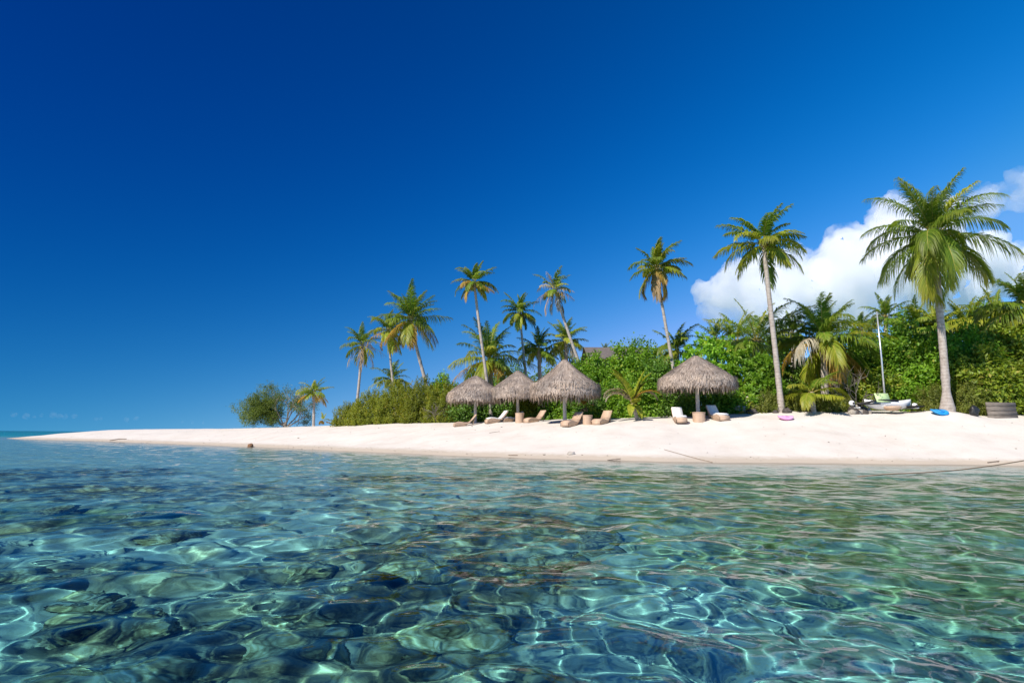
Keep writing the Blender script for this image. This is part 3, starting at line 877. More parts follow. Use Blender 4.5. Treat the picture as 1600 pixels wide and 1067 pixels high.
def shrub(label, cx, toppy, halfpx, Y, kind, seed, depth=None, group='shrubs along the beach', sink=0.15, name='shrub', cat='shrub', lump=.34, basepy=None, twigs=7, density=1.0):
    rg = np.random.default_rng(seed)
    B = foot(cx, Y)
    top = at(cx, toppy, Y)
    rx = metres(halfpx, Y)
    ry = depth or max(.9, rx * .8)
    rz = max(.3, top.z - B.z + sink)
    o = empty(name, B, label, cat, group)
    dens, nper, ll, lw, cr, up, mt = KINDS[kind]
    area = 2 * np.pi * ((rx * ry) ** 1.6 / 3 + (rx * rz) ** 1.6 / 3 + (ry * rz) ** 1.6 / 3) ** (1 / 1.6)
    nc = int(max(60, area * dens * density))
    u = rg.normal(size=(nc, 3)); u[:, 2] = np.abs(u[:, 2]) * 1.0 - .08
    u /= np.linalg.norm(u, axis=1)[:, None]
    s = rg.uniform(0, 100)
    lf = 1 + lump * (fbm(u[:, 0] * 2.2 + s + u[:, 2] * 1.7, u[:, 1] * 2.2 + u[:, 2] * 2.1 - s, 4, .6))
    lf = np.clip(lf, .55, 1.22)
    shell = 1 - .42 * rg.random(nc) ** 1.8
    # squarer than an ellipsoid, so neighbours close up into a thicket
    sq = 1 / np.max(np.abs(u) ** .55, axis=1) ** .35
    P = u * (lf * shell)[:, None] * np.array([rx, ry, rz]) * np.minimum(sq, 1.12)[:, None]
    P[:, 2] *= min(1.0, rz * .98 / np.percentile(P[:, 2], 98.5))
    P[:, 2] = np.maximum(P[:, 2] - sink, .02)
    nrm = u / np.array([rx, ry, rz]); nrm /= np.linalg.norm(nrm, axis=1)[:, None]
    ax = nrm * (1 - up) + np.array([0, 0, 1.0]) * (up + .15) + rg.normal(size=(nc, 3)) * .28
    ax /= np.linalg.norm(ax, axis=1)[:, None]
    k = np.repeat(np.arange(nc), nper)
    m = len(k)
    cl = rg.normal(.5, .16, nc)
    if kind in ('fine', 'olive'):     # upright sprays of small leaves
        tt = rg.random(m)
        base = P[k] + ax[k] * ((tt - .35) * cr * 2.3)[:, None] + rg.normal(size=(m, 3)) * .035
        dv = ax[k] * .75 + rg.normal(size=(m, 3)) * .6
    elif kind == 'bright':            # rosettes
        base = P[k] + rg.normal(size=(m, 3)) * .03
        dv = ax[k] * .45 + rg.normal(size=(m, 3)) * .75
    else:
        base = P[k] + rg.normal(size=(m, 3)) * cr * .75
        dv = ax[k] * .35 + nrm[k] * .35 + rg.normal(size=(m, 3)) * .6 + np.array([0, 0, -.2])
    mb = MB()
    rn = np.clip(cl[k] + rg.normal(0, .17, m), 0, 1)
    leaves(mb, base, dv, ll * rg.uniform(.7, 1.25, m), lw * rg.uniform(.8, 1.2, m), rg, rn, face=nrm[k])
    mb.build('foliage', M[mt], o, smooth=False)
    tb = MB()
    for j in range(twigs):
        d = P[rg.integers(nc)] * .93
        st = np.array([d[0] * .35 * rg.random() + rg.normal() * .1, d[1] * .3, -.1])
        t = np.linspace(0, 1, 7)[:, None]
        mid = (st + d) / 2 + rg.normal(size=3) * .15 * rx
        tb.tube((1 - t) ** 2 * st + 2 * t * (1 - t) * mid + t * t * d, np.linspace(.035, .008, 7), 5, 0, False)
    tb.build('branches', M['twig' if kind in ('fine', 'olive') else 'dark_twig'], o)
    return o

GL = 'fine leaved shrubs left of the umbrellas'
shrub('low rounded shrub at the left end of the green hedge', 548, 636, 26, 47, 'fine', 301, group=GL)
shrub('yellow green shrub second from the left end of the hedge', 582, 618, 36, 46, 'fine', 302, group=GL)
shrub('tall feathery shrub below the low spreading palm', 622, 603, 38, 45, 'fine', 303, group=GL)
shrub('dense yellow green shrub at the foot of the leaning white trunk', 662, 600, 38, 43, 'fine', 304, group=GL)
shrub('shrub with bare grey twigs just left of the leftmost umbrella', 697, 605, 34, 41.5, 'fine', 305, group=GL, twigs=16)
shrub('glossy dark shrub rising behind the hedge left of the leftmost umbrella', 694, 594, 34, 47, 'mid', 306, group=GL)
GM = 'shrubs behind the umbrellas'
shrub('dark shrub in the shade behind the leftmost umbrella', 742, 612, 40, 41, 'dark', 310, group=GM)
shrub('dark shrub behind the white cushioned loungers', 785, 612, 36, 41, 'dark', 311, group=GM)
shrub('green shrub showing between the middle and the biggest umbrella', 838, 606, 38, 38.5, 'fine', 312, group=GM)
shrub('shrub behind the post of the biggest umbrella', 888, 600, 40, 37, 'mid', 313, group=GM)
shrub('round leaved green shrub above the right rim of the biggest umbrella', 930, 562, 42, 38, 'mid', 314, group=GM, lump=.25)
shrub('dark shrub behind the tan lounger pair', 935, 608, 40, 34.5, 'dark', 315, group=GM)
shrub('tall round dark green bush right of the shingled roof', 990, 542, 46, 37, 'mid', 316, group=GM, lump=.25)
shrub('shaded shrub right behind the young palm', 1000, 590, 46, 33.5, 'mid', 317, group=GM)
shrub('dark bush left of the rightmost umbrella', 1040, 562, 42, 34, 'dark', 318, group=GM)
GB = 'big leaved bushes behind the rightmost umbrella'
shrub('bright green rosette leaved bush above the peak of the rightmost umbrella', 1112, 530, 56, 32.5, 'bright', 320, group=GB, lump=.25)
shrub('bright green bush spilling down beside the slender trunk', 1178, 545, 46, 31.5, 'bright', 321, group=GB, lump=.25)
shrub('lower bright green bush right of the rightmost umbrella', 1188, 588, 42, 30.6, 'bright', 322, group=GB)
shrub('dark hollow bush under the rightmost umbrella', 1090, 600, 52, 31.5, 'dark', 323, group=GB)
shrub('small olive bush at the foot of the slender trunk', 1203, 618, 28, 29.8, 'olive', 324, group=GB)
shrub('small dark shrub behind the tiny orange sapling', 1142, 610, 26, 30.6, 'mid', 325, group=GB)
GR = 'bushes on the right of the beach'
shrub('olive shrub on the sand right of the slender trunk', 1252, 622, 30, 29.6, 'olive', 330, group=GR)
shrub('olive shrub below the yellow palm skirt', 1302, 624, 32, 29.2, 'olive', 331, group=GR)
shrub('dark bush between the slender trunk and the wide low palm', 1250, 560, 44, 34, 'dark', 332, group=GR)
shrub('dark green bush behind the wide low palm', 1318, 555, 42, 34.5, 'mid', 333, group=GR)
shrub('leafy bush rising behind the mast', 1375, 540, 40, 32.5, 'mid', 334, group=GR, lump=.25)
shrub('tall leafy green bush between the mast and the thick trunk', 1420, 518, 56, 32.0, 'mid', 335, group=GR, lump=.22)
shrub('yellow green bush low behind the beached boat', 1380, 588, 38, 30.8, 'creeper', 336, group=GR)
shrub('dark bush shaded by the tallest palm', 1448, 570, 40, 30.6, 'mid', 337, group=GR)
shrub('broad bush right behind the thick trunk', 1512, 520, 60, 30.2, 'mid', 338, group=GR, lump=.22)
shrub('creeper covered bush right of the thick trunk', 1532, 552, 50, 29.0, 'creeper', 339, group=GR, lump=.28, depth=1.4)
shrub('high creeper covered bush at the right edge', 1596, 508, 54, 30.0, 'creeper', 340, group=GR, lump=.25)
shrub('bushy growth above the weathered board at the right edge', 1584, 565, 46, 29.3, 'creeper', 341, group=GR, depth=1.4)
shrub('low fine leaved shrub at the right foot of the thick trunk', 1512, 598, 26, 28.2, 'olive', 342, group=GR)
shrub('low green shrub between the mast foot and the thick trunk', 1420, 612, 22, 29.6, 'mid', 343, group=GR)
shrub('fine leaved shrub left of the thick trunk foot', 1452, 610, 18, 28.4, 'olive', 344, group=GR)
shrub('small leafy plant beside the black bag', 1543, 618, 14, 29.0, 'mid', 345, group=GR, depth=.7)
# background thicket that closes the view between the palms
GT = 'trees closing the back of the thicket'
for i, (cx, ty, hp, Y, k, lab) in enumerate([
        (1440, 500, 62, 38, 'mid', 'green tree mass behind the tall leafy bush'), (1550, 496, 62, 36, 'mid', 'green tree mass behind the right edge bushes'),
        (1350, 530, 50, 42, 'mid', 'green tree mass behind the mast'), (1220, 530, 52, 44, 'mid', 'green tree mass behind the slender trunk'),
        (1030, 560, 50, 44, 'mid', 'green tree mass behind the leaning orange skirted palm'), (890, 570, 60, 50, 'mid', 'green tree mass behind the biggest umbrella peak'),
        (800, 582, 60, 52, 'mid', 'green tree mass behind the middle umbrella peak')]):
    shrub(lab, cx, ty, hp, Y, k, 360 + i, group=GT, name='thicket_tree', cat='tree', lump=.25, density=.7)

# ------------------------------------------------------------------ branching trees
def branching(o, seed, p, d, l, r, depth, spread, up, mb, tips, shrink=.72, bend=.25):
    rg = seed
    n = 6
    pts = [np.array(p)]
    dd = np.array(d, float)
    for i in range(n):
        dd = dd + rg.normal(size=3) * bend * .35 + np.array([0, 0, up * .05])
        dd /= np.linalg.norm(dd)
        pts.append(pts[-1] + dd * l / n)
    mb.tube(pts, np.linspace(r, r * .66, n + 1), 6, 0, False)
    if depth == 0:
        tips.append((pts[-1], dd)); return
    for k in range(rg.integers(2, 4)):
        nd_ = dd + rg.normal(size=3) * spread
        nd_[2] += up * .2
        nd_ /= np.linalg.norm(nd_)
        branching(o, rg, pts[-1 - (k % 2) * 2], nd_, l * shrink * rg.uniform(.8, 1.2), r * .62, depth - 1, spread, up, mb, tips, shrink, bend)

Y = 58.0
B = foot(446, Y)
tree = empty('feathery_tree', B, 'spreading tree with bare grey branches and feathery green left side on the spit', 'tree')
rg = np.random.default_rng(404)
mb, tips = MB(), []
for (dx, dz, l) in ((-.9, .55, 1.5), (-.45, .95, 1.5), (.05, 1, 1.5), (.5, .8, 1.3), (.9, .5, 1.2), (-.75, .25, 1.3), (.25, .9, 1.2)):
    branching(tree, rg, np.array([rg.normal() * .12, rg.normal() * .1, 0]), (dx, rg.normal() * .45, dz), l * 1.1, .085, 4, .46, .22, mb, tips, .72)
mb.build('branches', M['twig'], tree)
mb = MB()
mb.tube([(0, 0, -.3), (.02, 0, .1), (.04, .02, .5)], [.24, .2, .15], 9, 0)
mb.build('trunk', M['twig'], tree)
fb = MB()
for p, d in tips:
    wl_ = 1.0 if p[0] < -.9 else (.6 if p[0] < -.1 else .5)
    if rg.random() > wl_: continue
    m = 46
    base = p + rg.normal(size=(m, 3)) * np.array([.26, .26, .20])
    leaves(fb, base, rg.normal(size=(m, 3)) * .5 + np.array([-.5, 0, -.1]), rg.uniform(.16, .34, m), rg.uniform(.025, .05, m), rg, rg.random(m))
for j in range(320):       # the dense feathery side
    a = rg.normal(size=3)
    p = np.array([-1.0, 0, 1.25]) * .0 + np.array([-2.6 + a[0] * .85, a[1] * .9, 1.75 + a[2] * .8])
    if p[2] < .25: continue
    m = 40
    leaves(fb, p + rg.normal(size=(m, 3)) * .16, rg.normal(size=(m, 3)) * .6 + np.array([-.4, 0, -.15]), rg.uniform(.16, .32, m), rg.uniform(.025, .05, m), rg, rg.random(m))
fb.build('foliage', M['leaf_feather'], tree, smooth=False)

def bare_bush(label, px, Yb, hpx, seed, n=7):
    B = foot(px, Yb)
    h = metres(hpx, Yb)
    o = empty('bare_bush', B, label, 'bush')
    rg = np.random.default_rng(seed)
    mb, tips = MB(), []
    for i in range(n):
        branching(o, rg, (rg.normal() * .12, rg.normal() * .1, -.1), (rg.normal() * .6, rg.normal() * .3, 1), h * .42, .03, 3, .5, .2, mb, tips)
    mb.build('branches', M['grey_twig'], o)
M['grey_twig'] = simple_mat('grey_twig', (.13, .11, .085), (.26, .23, .19), 20, .85, .4)
bare_bush('leafless grey bush left of the beached boat', 1344, 29.2, 74, 501)
bare_bush('dry grey twiggy bush at the front of the left hedge', 684, 40.5, 34, 502, 6)

# ------------------------------------------------------------------ thatched umbrellas
def umbrella(label, px, Y, apexpy, rimpy, halfpx, seed, lean=0.0, N=7500, group='thatched umbrellas on the beach', peak=.5):
    rg = np.random.default_rng(seed)
    B = foot(px, Y)
    o = empty('thatched_umbrella', B, label, 'beach umbrella', group)
    zt = at(px, apexpy, Y).z - B.z
    zr = at(px, rimpy, Y).z - B.z            # lower end of the fringe
    Rm = metres(halfpx, Y)
    H = zt - zr
    pr = np.array([(0.0, 1.0), (.05, .99), (.12, .955), (.28, .86), (.48, .715), (.68, .565), (.84, .43), (.95, .31), (1.0, .19), (1.0, .12)])
    pk = np.array([(0.0, 1.0), (.05, .97), (.13, .895), (.28, .755), (.48, .605), (.68, .475), (.84, .37), (.95, .28), (1.0, .18), (1.0, .12)])
    pr = pr * (1 - peak) + pk * peak
    # shell under the strands
    mb = MB()
    mb.lathe(np.stack([pr[:, 0] * Rm * .95 + .01, zr + pr[:, 1] * H - .07], 1), 40, 0, jit=.01, seed=seed)
    cp = lambda q: np.stack([np.interp(q, np.linspace(0, 1, len(pr)), pr[:, 0]), np.interp(q, np.linspace(0, 1, len(pr)), pr[:, 1])], -1)
    # strands laid down the slope in shaggy layers
    q = rg.random(N) ** .62
    az = rg.uniform(0, 2 * np.pi, N)
    a2 = az + rg.normal(0, .05, N) / np.maximum(q, .12)
    ln = rg.uniform(.10, .22, N)
    v = []
    lumpy = 1 + .035 * fbm(np.cos(az) * 3 + seed, np.sin(az) * 3 + q * 4, 3)
    for s, lift in ((0, .0), (.5, .035), (1, .055)):
        c = cp(np.clip(q + ln * s, 0, 1))
        aa = az * (1 - s) + a2 * s
        r = c[:, 0] * Rm * lumpy + lift * rg.uniform(.1, 1.3, N)
        z = zr + c[:, 1] * H + lift * rg.uniform(0, 1.0, N) * .7 - np.maximum(q + ln * s - 1, 0) * H * .9
        w = .013 * (1.0 if s < 1 else .35) * (1 + q)
        tx, ty = -np.sin(aa), np.cos(aa)
        c3 = np.stack([r * np.cos(aa), r * np.sin(aa), z], 1)
        t3 = np.stack([tx, ty, np.zeros(N)], 1) * w[:, None]
        v += [c3 - t3, c3 + t3]
    v = np.stack(v, 1).reshape(-1, 3)
    i = np.arange(N)[:, None] * 6
    f = np.concatenate([i + np.array([[0, 1, 3, 2]]), i + np.array([[2, 3, 5, 4]])])
    mb.add(v, f, 0, np.repeat(np.clip(rg.normal(.5, .22, N), 0, 1), 6), 0)
    mb.build('thatch_roof', M['thatch'], o, smooth=False)
    # ragged fringe hanging from the rim
    fb = MB()
    K = int(N * .6)
    az = rg.uniform(0, 2 * np.pi, K)
    r0 = Rm * rg.uniform(.84, 1.0, K) * (1 + .03 * np.sin(az * 5 + seed))
    zt_ = zr + H * rg.uniform(.16, .36, K)
    ln = H * rg.uniform(.08, .26, K) * (1 + .6 * (rg.random(K) < .12))
    v = []
    for s, ww in ((0, .014), (.5, .017), (1, .005)):
        aa = az + s * rg.normal(0, .02, K)
        r = r0 + s * rg.normal(.02, .05, K)
        c3 = np.stack([r * np.cos(aa), r * np.sin(aa), zt_ - ln * s], 1)
        t3 = np.stack([-np.sin(aa), np.cos(aa), np.zeros(K)], 1) * ww
        v += [c3 - t3, c3 + t3]
    v = np.stack(v, 1).reshape(-1, 3)
    i = np.arange(K)[:, None] * 6
    f = np.concatenate([i + np.array([[0, 1, 3, 2]]), i + np.array([[2, 3, 5, 4]])])
    fb.add(v, f, 0, np.repeat(np.clip(rg.normal(.6, .22, K), 0, 1), 6), np.tile([0, 0, .4, .4, .9, .9], K))
    fb.build('fringe', M['thatch'], o, smooth=False)
    pb = MB()
    t = np.linspace(0, 1, 12)
    pb.tube(np.stack([.03 * np.sin(t * 3 + seed) + lean * (1 - t), .02 * np.cos(t * 4), -.4 + t * (zt + .2)], 1), .105 - .02 * t, 12, 0)
    pb.build('post', M['post'], o)
    for k in range(8):       # rafters under the thatch
        a = k * np.pi / 4 + .2
        rb = MB()
        rb.tube([(.06 * math.cos(a), .06 * math.sin(a), zr + H * .86), (Rm * .9 * math.cos(a), Rm * .9 * math.sin(a), zr + H * .24)], .03, 6, 0)
        rb.build('rafter', M['pole'], o)
    return o
umbrella('leftmost thatched umbrella with a low domed top', 742, 37, 587, 628, 45, 1, peak=.15)
umbrella('middle sized thatched umbrella second from the left', 809, 36.6, 579, 624, 46, 2, peak=.6)
umbrella('biggest thatched umbrella with a tall pointed peak', 883, 31, 561, 621, 55, 3, peak=.9)
umbrella('thatched umbrella standing apart on the right over the white lounger', 1091, 28.7, 556, 609, 60, 4, lean=.05, peak=.35)

# ------------------------------------------------------------------ loungers
def lounger(label, px, Y, rz, cushion=False, group='wicker loungers on the sand', s=.71, towel=False, back=.98):
    """wave shaped wicker chaise, foot end towards -X, back rising at +X"""
    o = empty('sun_lounger', foot(px, Y) + Vector((0, 0, .0)), label, 'sun lounger', group, rz)
    W = .36 * s
    prof = np.array([(-1.0, .16), (-.85, .25), (-.6, .33), (-.35, .32), (-.1, .27), (.12, .25), (.30, .30), (.45, .42)]) * s
    bk = np.array([(.45, .42), (.58, .57), (.72, .74), (.84, .88), (.90, back)]) * s
    def slab(pts, th, w, name, m):
        pts = np.asarray(pts)
        t = np.gradient(pts, axis=0); t /= np.linalg.norm(t, axis=1)[:, None]
        nn = np.stack([-t[:, 1], t[:, 0]], 1)
        lo = pts - nn * th
        mb = MB()
        k = len(pts)
        V = []
        for q in (pts, lo):
            for y in (-w, w):
                V.append(np.stack([q[:, 0], np.full(k, y), q[:, 1]], 1))
        V = np.vstack(V)
        F = []
        for i in range(k - 1):
            a, b, c, d = i, k + i, 2 * k + i, 3 * k + i
            F += [(a, a + 1, b + 1, b), (c, d, d + 1, c + 1), (a, c, c + 1, a + 1), (b, b + 1, d + 1, d)]
        F += [(0, k, 3 * k, 2 * k), (k - 1, 3 * k - 1, 4 * k - 1, 2 * k - 1)]
        F = [(f[0], f[1], f[2], f[3]) for f in F]
        mb.add(V, F)
        ob = mb.build(name, M[m], o, smooth=False)
        return ob
    slab(prof, .07 * s, W, 'seat', 'wicker')
    slab(bk, .07 * s, W, 'backrest', 'wicker')
    # woven skirt: two sides and the foot panel, arched open behind the hips
    for y in (-W + .012, W - .012):
        sk = MB()
        xs = np.linspace(-.97, .42, 15) * s
        zt = np.interp(xs, prof[:, 0], prof[:, 1]) - .05 * s
        zb = np.where(xs > .0, (xs / (.42 * s)).clip(0, 1) ** .8 * .24 * s, -.08)
        V = np.vstack([np.stack([xs, np.full(15, y + e), z], 1) for e in (-.011, .011) for z in (zt, zb)])
        F = []
        for i in range(14):
            F += [(i, i + 1, 15 + i + 1, 15 + i), (30 + i, 45 + i, 45 + i + 1, 30 + i + 1), (15 + i, 16 + i, 46 + i, 45 + i)]
        sk.add(V, F)
        sk.build('side_skirt', M['wicker'], o, smooth=False)
    fp = MB()
    fp.box((-.985 * s, -W + .03, -.08), (-.96 * s, W - .03, .13 * s))
    fp.build('foot_panel', M['wicker'], o, smooth=False)
    for y in (-W * .8, W * .8):
        lg = MB()
        lg.tube([(.80 * s, y, .80 * s), (.62 * s, y, -.08)], .022, 6)
        lg.build('prop_leg', M['pole'], o)
    if cushion:
        cu = np.vstack([prof[1:], bk[1:]])
        t = np.gradient(cu, axis=0); t /= np.linalg.norm(t, axis=1)[:, None]
        cu2 = cu + np.stack([-t[:, 1], t[:, 0]], 1) * .09 * s
        slab(cu2, .085 * s, W * .95, 'cushion', 'cushion')
    return o
lounger('tan wicker lounger under the leftmost umbrella, left of its post', 727, 35.3, R(14))
lounger('wicker lounger with thick white cushion and dark side right of the leftmost post', 776, 35.2, R(24), True)
lounger('white cushioned lounger half hidden behind the round wicker stool', 801, 36.8, R(24), True, back=.7)
lounger('tan lounger turned to the right of the round stool under the middle umbrella', 836, 33.9, R(38))
lounger('tan wicker lounger leaning back beside the post of the biggest umbrella', 894, 29.5, R(50))
lounger('tan wicker lounger with broad back right of the wicker drum table', 941, 29.5, R(54))
lounger('all white lounger left of the rightmost umbrella post', 1061, 27.9, R(84), True)
lounger('lounger with white backrest and boxy wicker base right of the umbrella post', 1121, 27.9, R(98), True)

def drum(label, px, Y, h=.5, r=.24, group='round wicker side tables'):
    o = empty('side_table', foot(px, Y), label, 'side table', group)
    mb = MB()
    mb.lathe([(r * .96, -.06), (r, .1), (r * .97, h * .5), (r, h - .03)], 28)
    mb.build('drum', M['wicker'], o)
    tb = MB()
    tb.lathe([(.001, h + .012), (r + .015, h + .012), (r + .02, h - .01), (r + .005, h - .03), (r - .03, h - .031)], 28)
    tb.build('table_top', M['wicker'], o)
drum('round wicker stool between the cushioned loungers under the middle umbrella', 812, 34.0, .55, .26)
drum('wicker drum table between the two tan loungers', 918, 29.5, .46, .25)
drum('wide wicker drum at the foot of the rightmost umbrella post', 1092, 27.7, .42, .30)

# ------------------------------------------------------------------ beached sailing boat
Yb = 28.0
bo = empty('sailing_boat', foot(1385, Yb), 'small white beached sailing boat with green panel and bare mast', 'boat', None, R(-6))
def hull_mesh(L, w, h, sheer=.08, n=18):
    mb = MB()
    xs = np.linspace(-1, 1, n)
    ring = []
    for x in xs:
        b = max(.02, (1 - abs(x) ** 2.6)) ** .6
        hw, dp = w * b, h * (.55 + .45 * b)
        zt = h * .5 + sheer * x * x
        sec = [(-hw, zt), (-hw * 1.02, zt - dp * .3), (-hw * .8, zt - dp * .7), (-hw * .3, zt - dp), (hw * .3, zt - dp), (hw * .8, zt - dp * .7), (hw * 1.02, zt - dp * .3), (hw, zt), (hw * .5, zt + .035), (-hw * .5, zt + .035)]
        ring.append([(x * L / 2, y, z) for y, z in sec])
    k = len(ring[0])
    V = np.array(ring).reshape(-1, 3)
    F = [(i * k + j, i * k + (j + 1) % k, (i + 1) * k + (j + 1) % k, (i + 1) * k + j) for i in range(n - 1) for j in range(k)]
    mb.add(V, F)
    return mb
h = hull_mesh(2.15, .40, .40, .10).build('hull', M['white_gel'], bo, loc=(.1, 0, .36))
mb = MB()
mb.box((-.55, -.46, .0), (.10, -.43, .46), rot=(R(-22), 0, R(4)))
mb.build('green_panel', M['green_panel'], bo, smooth=False, loc=(-.1, -.04, .36))
mb = MB()
mb.lathe([(.02, -.02), (.22, .0), (.36, .08), (.40, .17), (.36, .19), (.30, .16)], 22)
mb.build('keel_bulge', M['wicker'], bo, loc=(.15, -.30, .14))
mb = MB()
mt = at(1370, 487, Yb) - bo.location
mt.rotate(Euler((0, 0, R(6))))
mb.tube([(.0, 0, .42), tuple(np.array(mt) * .5 + np.array([.02, 0, .2])), tuple(mt)], [.045, .04, .03], 8)
mb.build('mast', M['alu'], bo)
mb = MB()
mb.box((-1.25, -.5, .42), (-.45, .5, .47))
mb.box((.85, -.6, .30), (1.45, .6, .35))
mb.build('trampoline', M['black_mesh'], bo, smooth=False)
mb = MB()
mb.tube([(-1.4, -.35, .42), (-.5, -.42, .62), (.4, -.4, .60)], .05, 7)
mb.build('boom', M['black_mesh'], bo)
for (x, y) in ((-1.45, .1), (1.2, .2)):
    mb = MB()
    mb.tube([(x, -.55, .25), (x, .9, .27)], .04, 7)
    mb.build('cross_beam', M['alu'], bo)
def buoy(label, px, py, Yq, r):
    p = at(px, py, Yq)
    o = empty('float', p, label, 'float', 'white floats beside the boat')
    th = np.linspace(0, np.pi, 11)
    mb = MB()
    mb.lathe(np.stack([np.sin(th) * r, np.cos(th) * r], 1), 16)
    mb.build('ball', M['white_gel'], o)
    nb = MB()
    nb.lathe([(r * .34, -.035), (r * .36, .0), (r * .34, .035), (r * .05, .045)], 12)
    q = nb.build('eye', M['bag'], o, loc=(0, -r * .97, 0)); q.rotation_euler.x = R(90)
    gz = ground_z(p.x, p.y)
    o.location.z = max(p.z, gz + r * .9)
buoy('white round float on the rubble heap left of the boat', 1331, 630, 28.2, .14)
buoy('white round float at the right end of the boat', 1429, 634, 28.0, .14)

# ------------------------------------------------------------------ odds and ends on the sand
def rock(label, px, Y, sx, sy, sz, m, seed, name='rock', group=None, sink=.35, cat=None):
    B = foot(px, Y)
    th = np.linspace(0, np.pi, 12)
    mb = MB()
    mb.lathe(np.stack([np.sin(th), np.cos(th)], 1), 18)
    v = mb.v[0]
    nz = np.array([mnoise.fractal(Vector(p) * 1.6 + Vector((seed * 3.1, 0, 0)), .9, 2.1, 4) for p in v])
    mb.v[0] = v * (1 + .34 * nz)[:, None] * np.array([sx, sy, sz])
    o = mb.build(name, M[m], loc=B + Vector((0, 0, sz * (1 - 2 * sink))))
    return tag(o, label, cat or name.replace('_', ' '), group)
rock('brown coconut washed up at the waterline', 395, 37.5, .20, .18, .16, 'coconut', 1, 'coconut_husk', cat='coconut')
rock('flat pale coral rock alone on the sand', 892, 22.8, .17, .12, .08, 'rock', 2)
GS = 'pale stones by the bright bush'
for i, (px, Yq, a, b, lab) in enumerate(((1158, 30, .45, .40, 'big pale stone in the gap of the bright bush'), (1172, 30.3, .5, .55, 'pale stone stacked behind the orange sapling'), (1176, 29.4, .3, .22, 'dark small stone right of the orange sapling'))):
    rock(lab, px, Yq, a, a * .8, b, 'rock' if i < 2 else 'dark_rock', 10 + i, group=GS)
rock('dark stone at the right foot of the slender trunk', 1230, 28.7, .22, .2, .18, 'dark_rock', 15)
rock('small dark stone at the left foot of the slender trunk', 1212, 28.9, .14, .12, .12, 'dark_rock', 16)
GH = 'rubble heap left of the boat'
rg = np.random.default_rng(77)
for i in range(9):
    px = 1332 + (i % 5) * 6.5
    rock(('pale coral lump in the rubble heap left of the boat', 'dark coral lump in the rubble heap left of the boat')[i % 2], px, 28.0 + .25 * (i // 5), rg.uniform(.1, .2), rg.uniform(.1, .18), rg.uniform(.14, .22) + .12 * (i // 5), ('algae_log', 'dark_rock')[i % 2], 20 + i, group=GH, name='coral_lump', cat='rock', sink=.3)

# coral heads on the shallow sea floor in front of the camera
def coral_mat():
    m, nt, out = mat('coral_head')
    tc = nd(nt, 'ShaderNodeNewGeometry')
    n1 = nd(nt, 'ShaderNodeTexNoise', Scale=5.0, Detail=7.0, Roughness=.65)
    vo = nd(nt, 'ShaderNodeTexVoronoi', Scale=26.0)
    for n in (n1, vo): nt.links.new(tc.outputs['Position'], n.inputs['Vector'])
    ad = nd(nt, 'ShaderNodeMath', operation='MULTIPLY_ADD'); ad.inputs[1].default_value = -.32
    nt.links.new(vo.outputs['Distance'], ad.inputs[0]); nt.links.new(n1.outputs[0], ad.inputs[2])
    rp = ramp(nt, [(.16, (.05, .04, .022)), (.30, (.22, .17, .09)), (.43, (.44, .38, .24)), (.56, (.68, .64, .52))])
    nt.links.new(ad.outputs[0], rp.inputs[0])
    p = nd(nt, 'ShaderNodeBsdfPrincipled', Roughness=.9)
    p.inputs['Specular IOR Level'].default_value = .1
    nt.links.new(rp.outputs[0], p.inputs['Base Color'])
    b = nd(nt, 'ShaderNodeBump', Strength=.7, Distance=.02)
    nt.links.new(ad.outputs[0], b.inputs['Height'])
    nt.links.new(b.outputs[0], p.inputs['Normal'])
    nt.links.new(p.outputs[0], out.inputs[0])
    return m
CM = coral_mat()
rg = np.random.default_rng(4242)
spots = []
while len(spots) < 30:
    y = rg.uniform(1.9, 7.5)
    x = rg.uniform(-.85, .22) * y
    r = rg.uniform(.09, .30) * (.75 + .06 * y)
    g = ground_z(x, y)
    if reef_masks(np.array([x]), np.array([y]))[0][0] < .18 and rg.random() > .12: continue
    if any(math.hypot(x - a, y - b) < .8 * (r + c) for a, b, c in spots): continue
    spots.append((x, y, r))
for i, (x, y, r) in enumerate(spots):
    g = float(height(np.array([x]), np.array([y]))[0])
    hgt = min(r * rg.uniform(.6, 1.0), max(.05, -.17 - g))
    th = np.linspace(0, np.pi, 22)
    mb = MB()
    mb.lathe(np.stack([np.sin(th), np.cos(th)], 1), 34)
    v = mb.v[0]
    nz = np.array([mnoise.fractal(Vector(p) * 1.5 + Vector((i * 3.7, 0, 0)), .85, 2.1, 5) for p in v])
    mb.v[0] = v * (1 + .42 * nz)[:, None] * np.array([r * rg.uniform(.9, 1.4), r * rg.uniform(.8, 1.1), hgt])
    q = mb.build('coral_boulder', CM, loc=(x, y, g + hgt * .1))
    q.rotation_euler.z = rg.uniform(0, 6)
    q.cycles.is_caustics_receiver = True
    tag(q, 'rounded brown coral boulder on the sea floor under clear shallow water', 'coral', 'coral boulders under the water')

